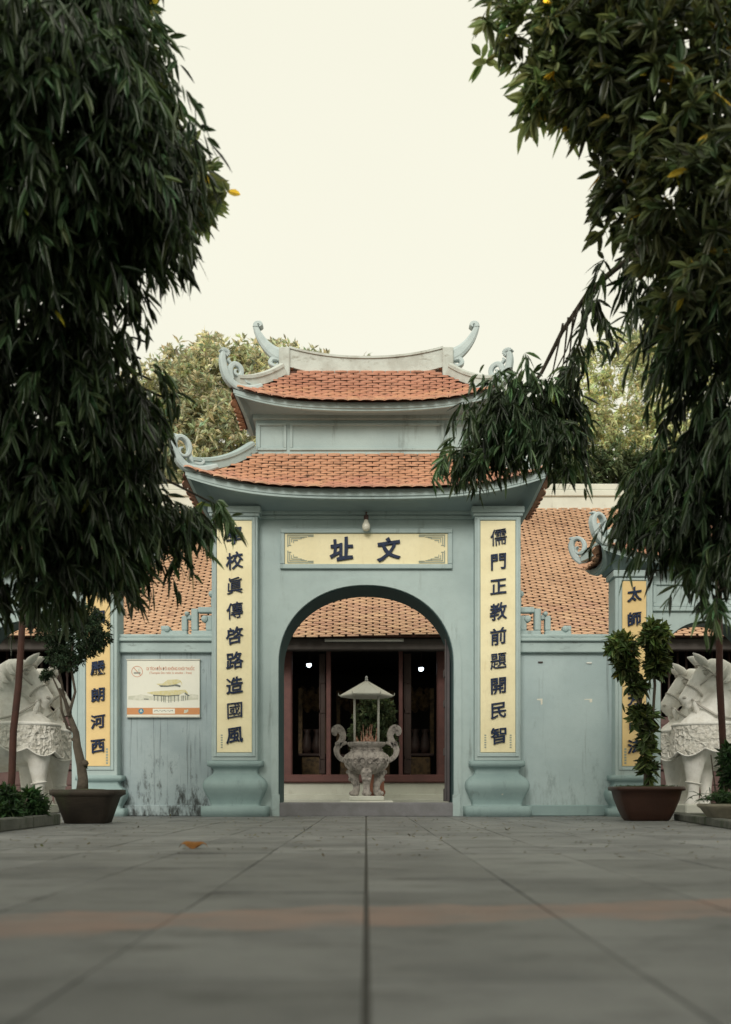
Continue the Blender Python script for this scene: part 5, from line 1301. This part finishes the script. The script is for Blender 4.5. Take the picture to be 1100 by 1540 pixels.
def far_tree(label, base, height, clumps, mat, L, W, group, name='broadleaf_tree'):
    t = thing(name, label, 'tree', base, group); bx_, by_, _ = base
    limb(t, 'trunk', [Vector((bx_ + .12*math.sin(i*1.1), by_, height*.8*i/8)) for i in range(9)], .32, .08, 10)
    lv = Leaves()
    for px, py, d, rx, ry, n in clumps:
        k = d/FPX; c = P(px, py, d); p, v = in_ellipsoid(n, c, (rx*k, rx*k*.8, ry*k), .75); p = p + rng.normal(size=p.shape)*np.array([rx, rx, ry])*k*.22
        limb(t, 'limb', bend(Vector((bx_, by_, height*.45)), c, .4), .09, .02, 7)
        rosette_sprays(lv, p, v, L, W, 9, 0, .3, 1.0, .35)
    link_mesh('crown', lv.mesh('crown', mat, True), None, t)
    return t
D = 31.0
far_tree('yellow green broadleaf tree behind the hall left of the gate roof', (P(300,0,D).x, D, 0), 13, [(290, 660, D, 70, 60, 330), (330, 590, D+.8, 75, 55, 330), (270, 600, D+.3, 60, 55, 260), (320, 545, D+1, 50, 30, 170), (270, 555, D+1, 32, 28, 100), (360, 660, D, 50, 60, 240), (230, 640, D, 60, 80, 260), (310, 520, D+1.2, 14, 16, 30), (390, 560, D+1, 45, 40, 170), (200, 720, D, 70, 60, 220), (300, 730, D, 90, 40, 260)], M['leaf_far'], .3, .05, 'trees behind the hall')
far_tree('pale tree whose top shows between the roof horns', (P(440,0,D+4).x, D+4, 0), 14, [(420, 545, D+4, 40, 28, 130), (460, 560, D+4, 40, 30, 130), (500, 580, D+4, 60, 30, 160), (420, 600, D+4, 50, 40, 150)], M['leaf_far'], .32, .05, 'trees behind the hall')
far_tree('feathery yellow green tree behind the hall right of the gate roof', (P(945,0,D+2).x, D+2, 0), 14, [(905, 560, D+2, 34, 60, 150), (985, 560, D+2, 45, 75, 220), (930, 650, D+1.5, 60, 40, 200), (975, 650, D+1.5, 55, 55, 220), (890, 640, D+1.5, 35, 60, 150), (960, 520, D+2.5, 30, 30, 80), (1040, 600, D+2, 60, 80, 230), (1060, 520, D+2, 60, 60, 170), (850, 660, D+2, 40, 60, 140)], M['leaf_far2'], .26, .036, 'trees behind the hall')
far_tree('dark leafy bush showing just over the hall ridge on the right', (P(910,0,D).x, D, 0), 9, [(880, 705, D, 50, 24, 130), (930, 700, D, 45, 26, 130), (980, 705, D, 45, 26, 120), (830, 710, D, 40, 24, 90), (1050, 700, D, 60, 30, 120)], M['leaf_shrub'], .26, .045, 'trees behind the hall', 'bush')

# ================================================================== FALLEN LEAVES
lp = P(290, 1277, 6.75); q = MB()
def lf(u, v):
    x = (u-.5)*.2; wv = .05*math.sin(math.pi*min(1, u*1.02))**.8; y_ = (v-.5)*2*wv
    return Vector((lp.x + x, 6.78 + y_, .006 + .05*math.sin(math.pi*u)**.6*(1 - (y_/.05)**2*.9) + .008*math.sin(9*u)))
q.grid(lf, 12, 4); q.grid(lambda u, v: lf(u, v) - Vector((0, 0, .002)), 12, 4)
tag(q.build('fallen_leaf', M['yellow_leaf'], None, 0, True), 'single curled orange fallen leaf on the paving at left', 'leaf')
lv = Leaves(); n = 700
yy = 5.5 + 9.5*rng.random(n)**.75; p = np.stack([(rng.random(n)-.5)*.74*yy, yy, np.full(n, .008)], 1)
sel = (np.abs(p[:, 0]) > .0); p = p[sel]; n = len(p)
d = rng.normal(size=(n, 3)); d[:, 2] = .12; s_ = np.cross(unit(d), np.tile([0, 0, 1.], (n, 1)))
t_ = rand_tint(n, .5)*np.array([.75, .5, .4])
lv.add(p, d, s_, .02 + .05*rng.random(n), .006 + .008*rng.random(n), np.zeros(n), t_*1.3)
tag(link_mesh('leaf_litter', lv.mesh('leaf_litter', M['leaf_light'], True), None), 'small dry leaf bits scattered over the paving', 'leaf litter', kind='stuff')
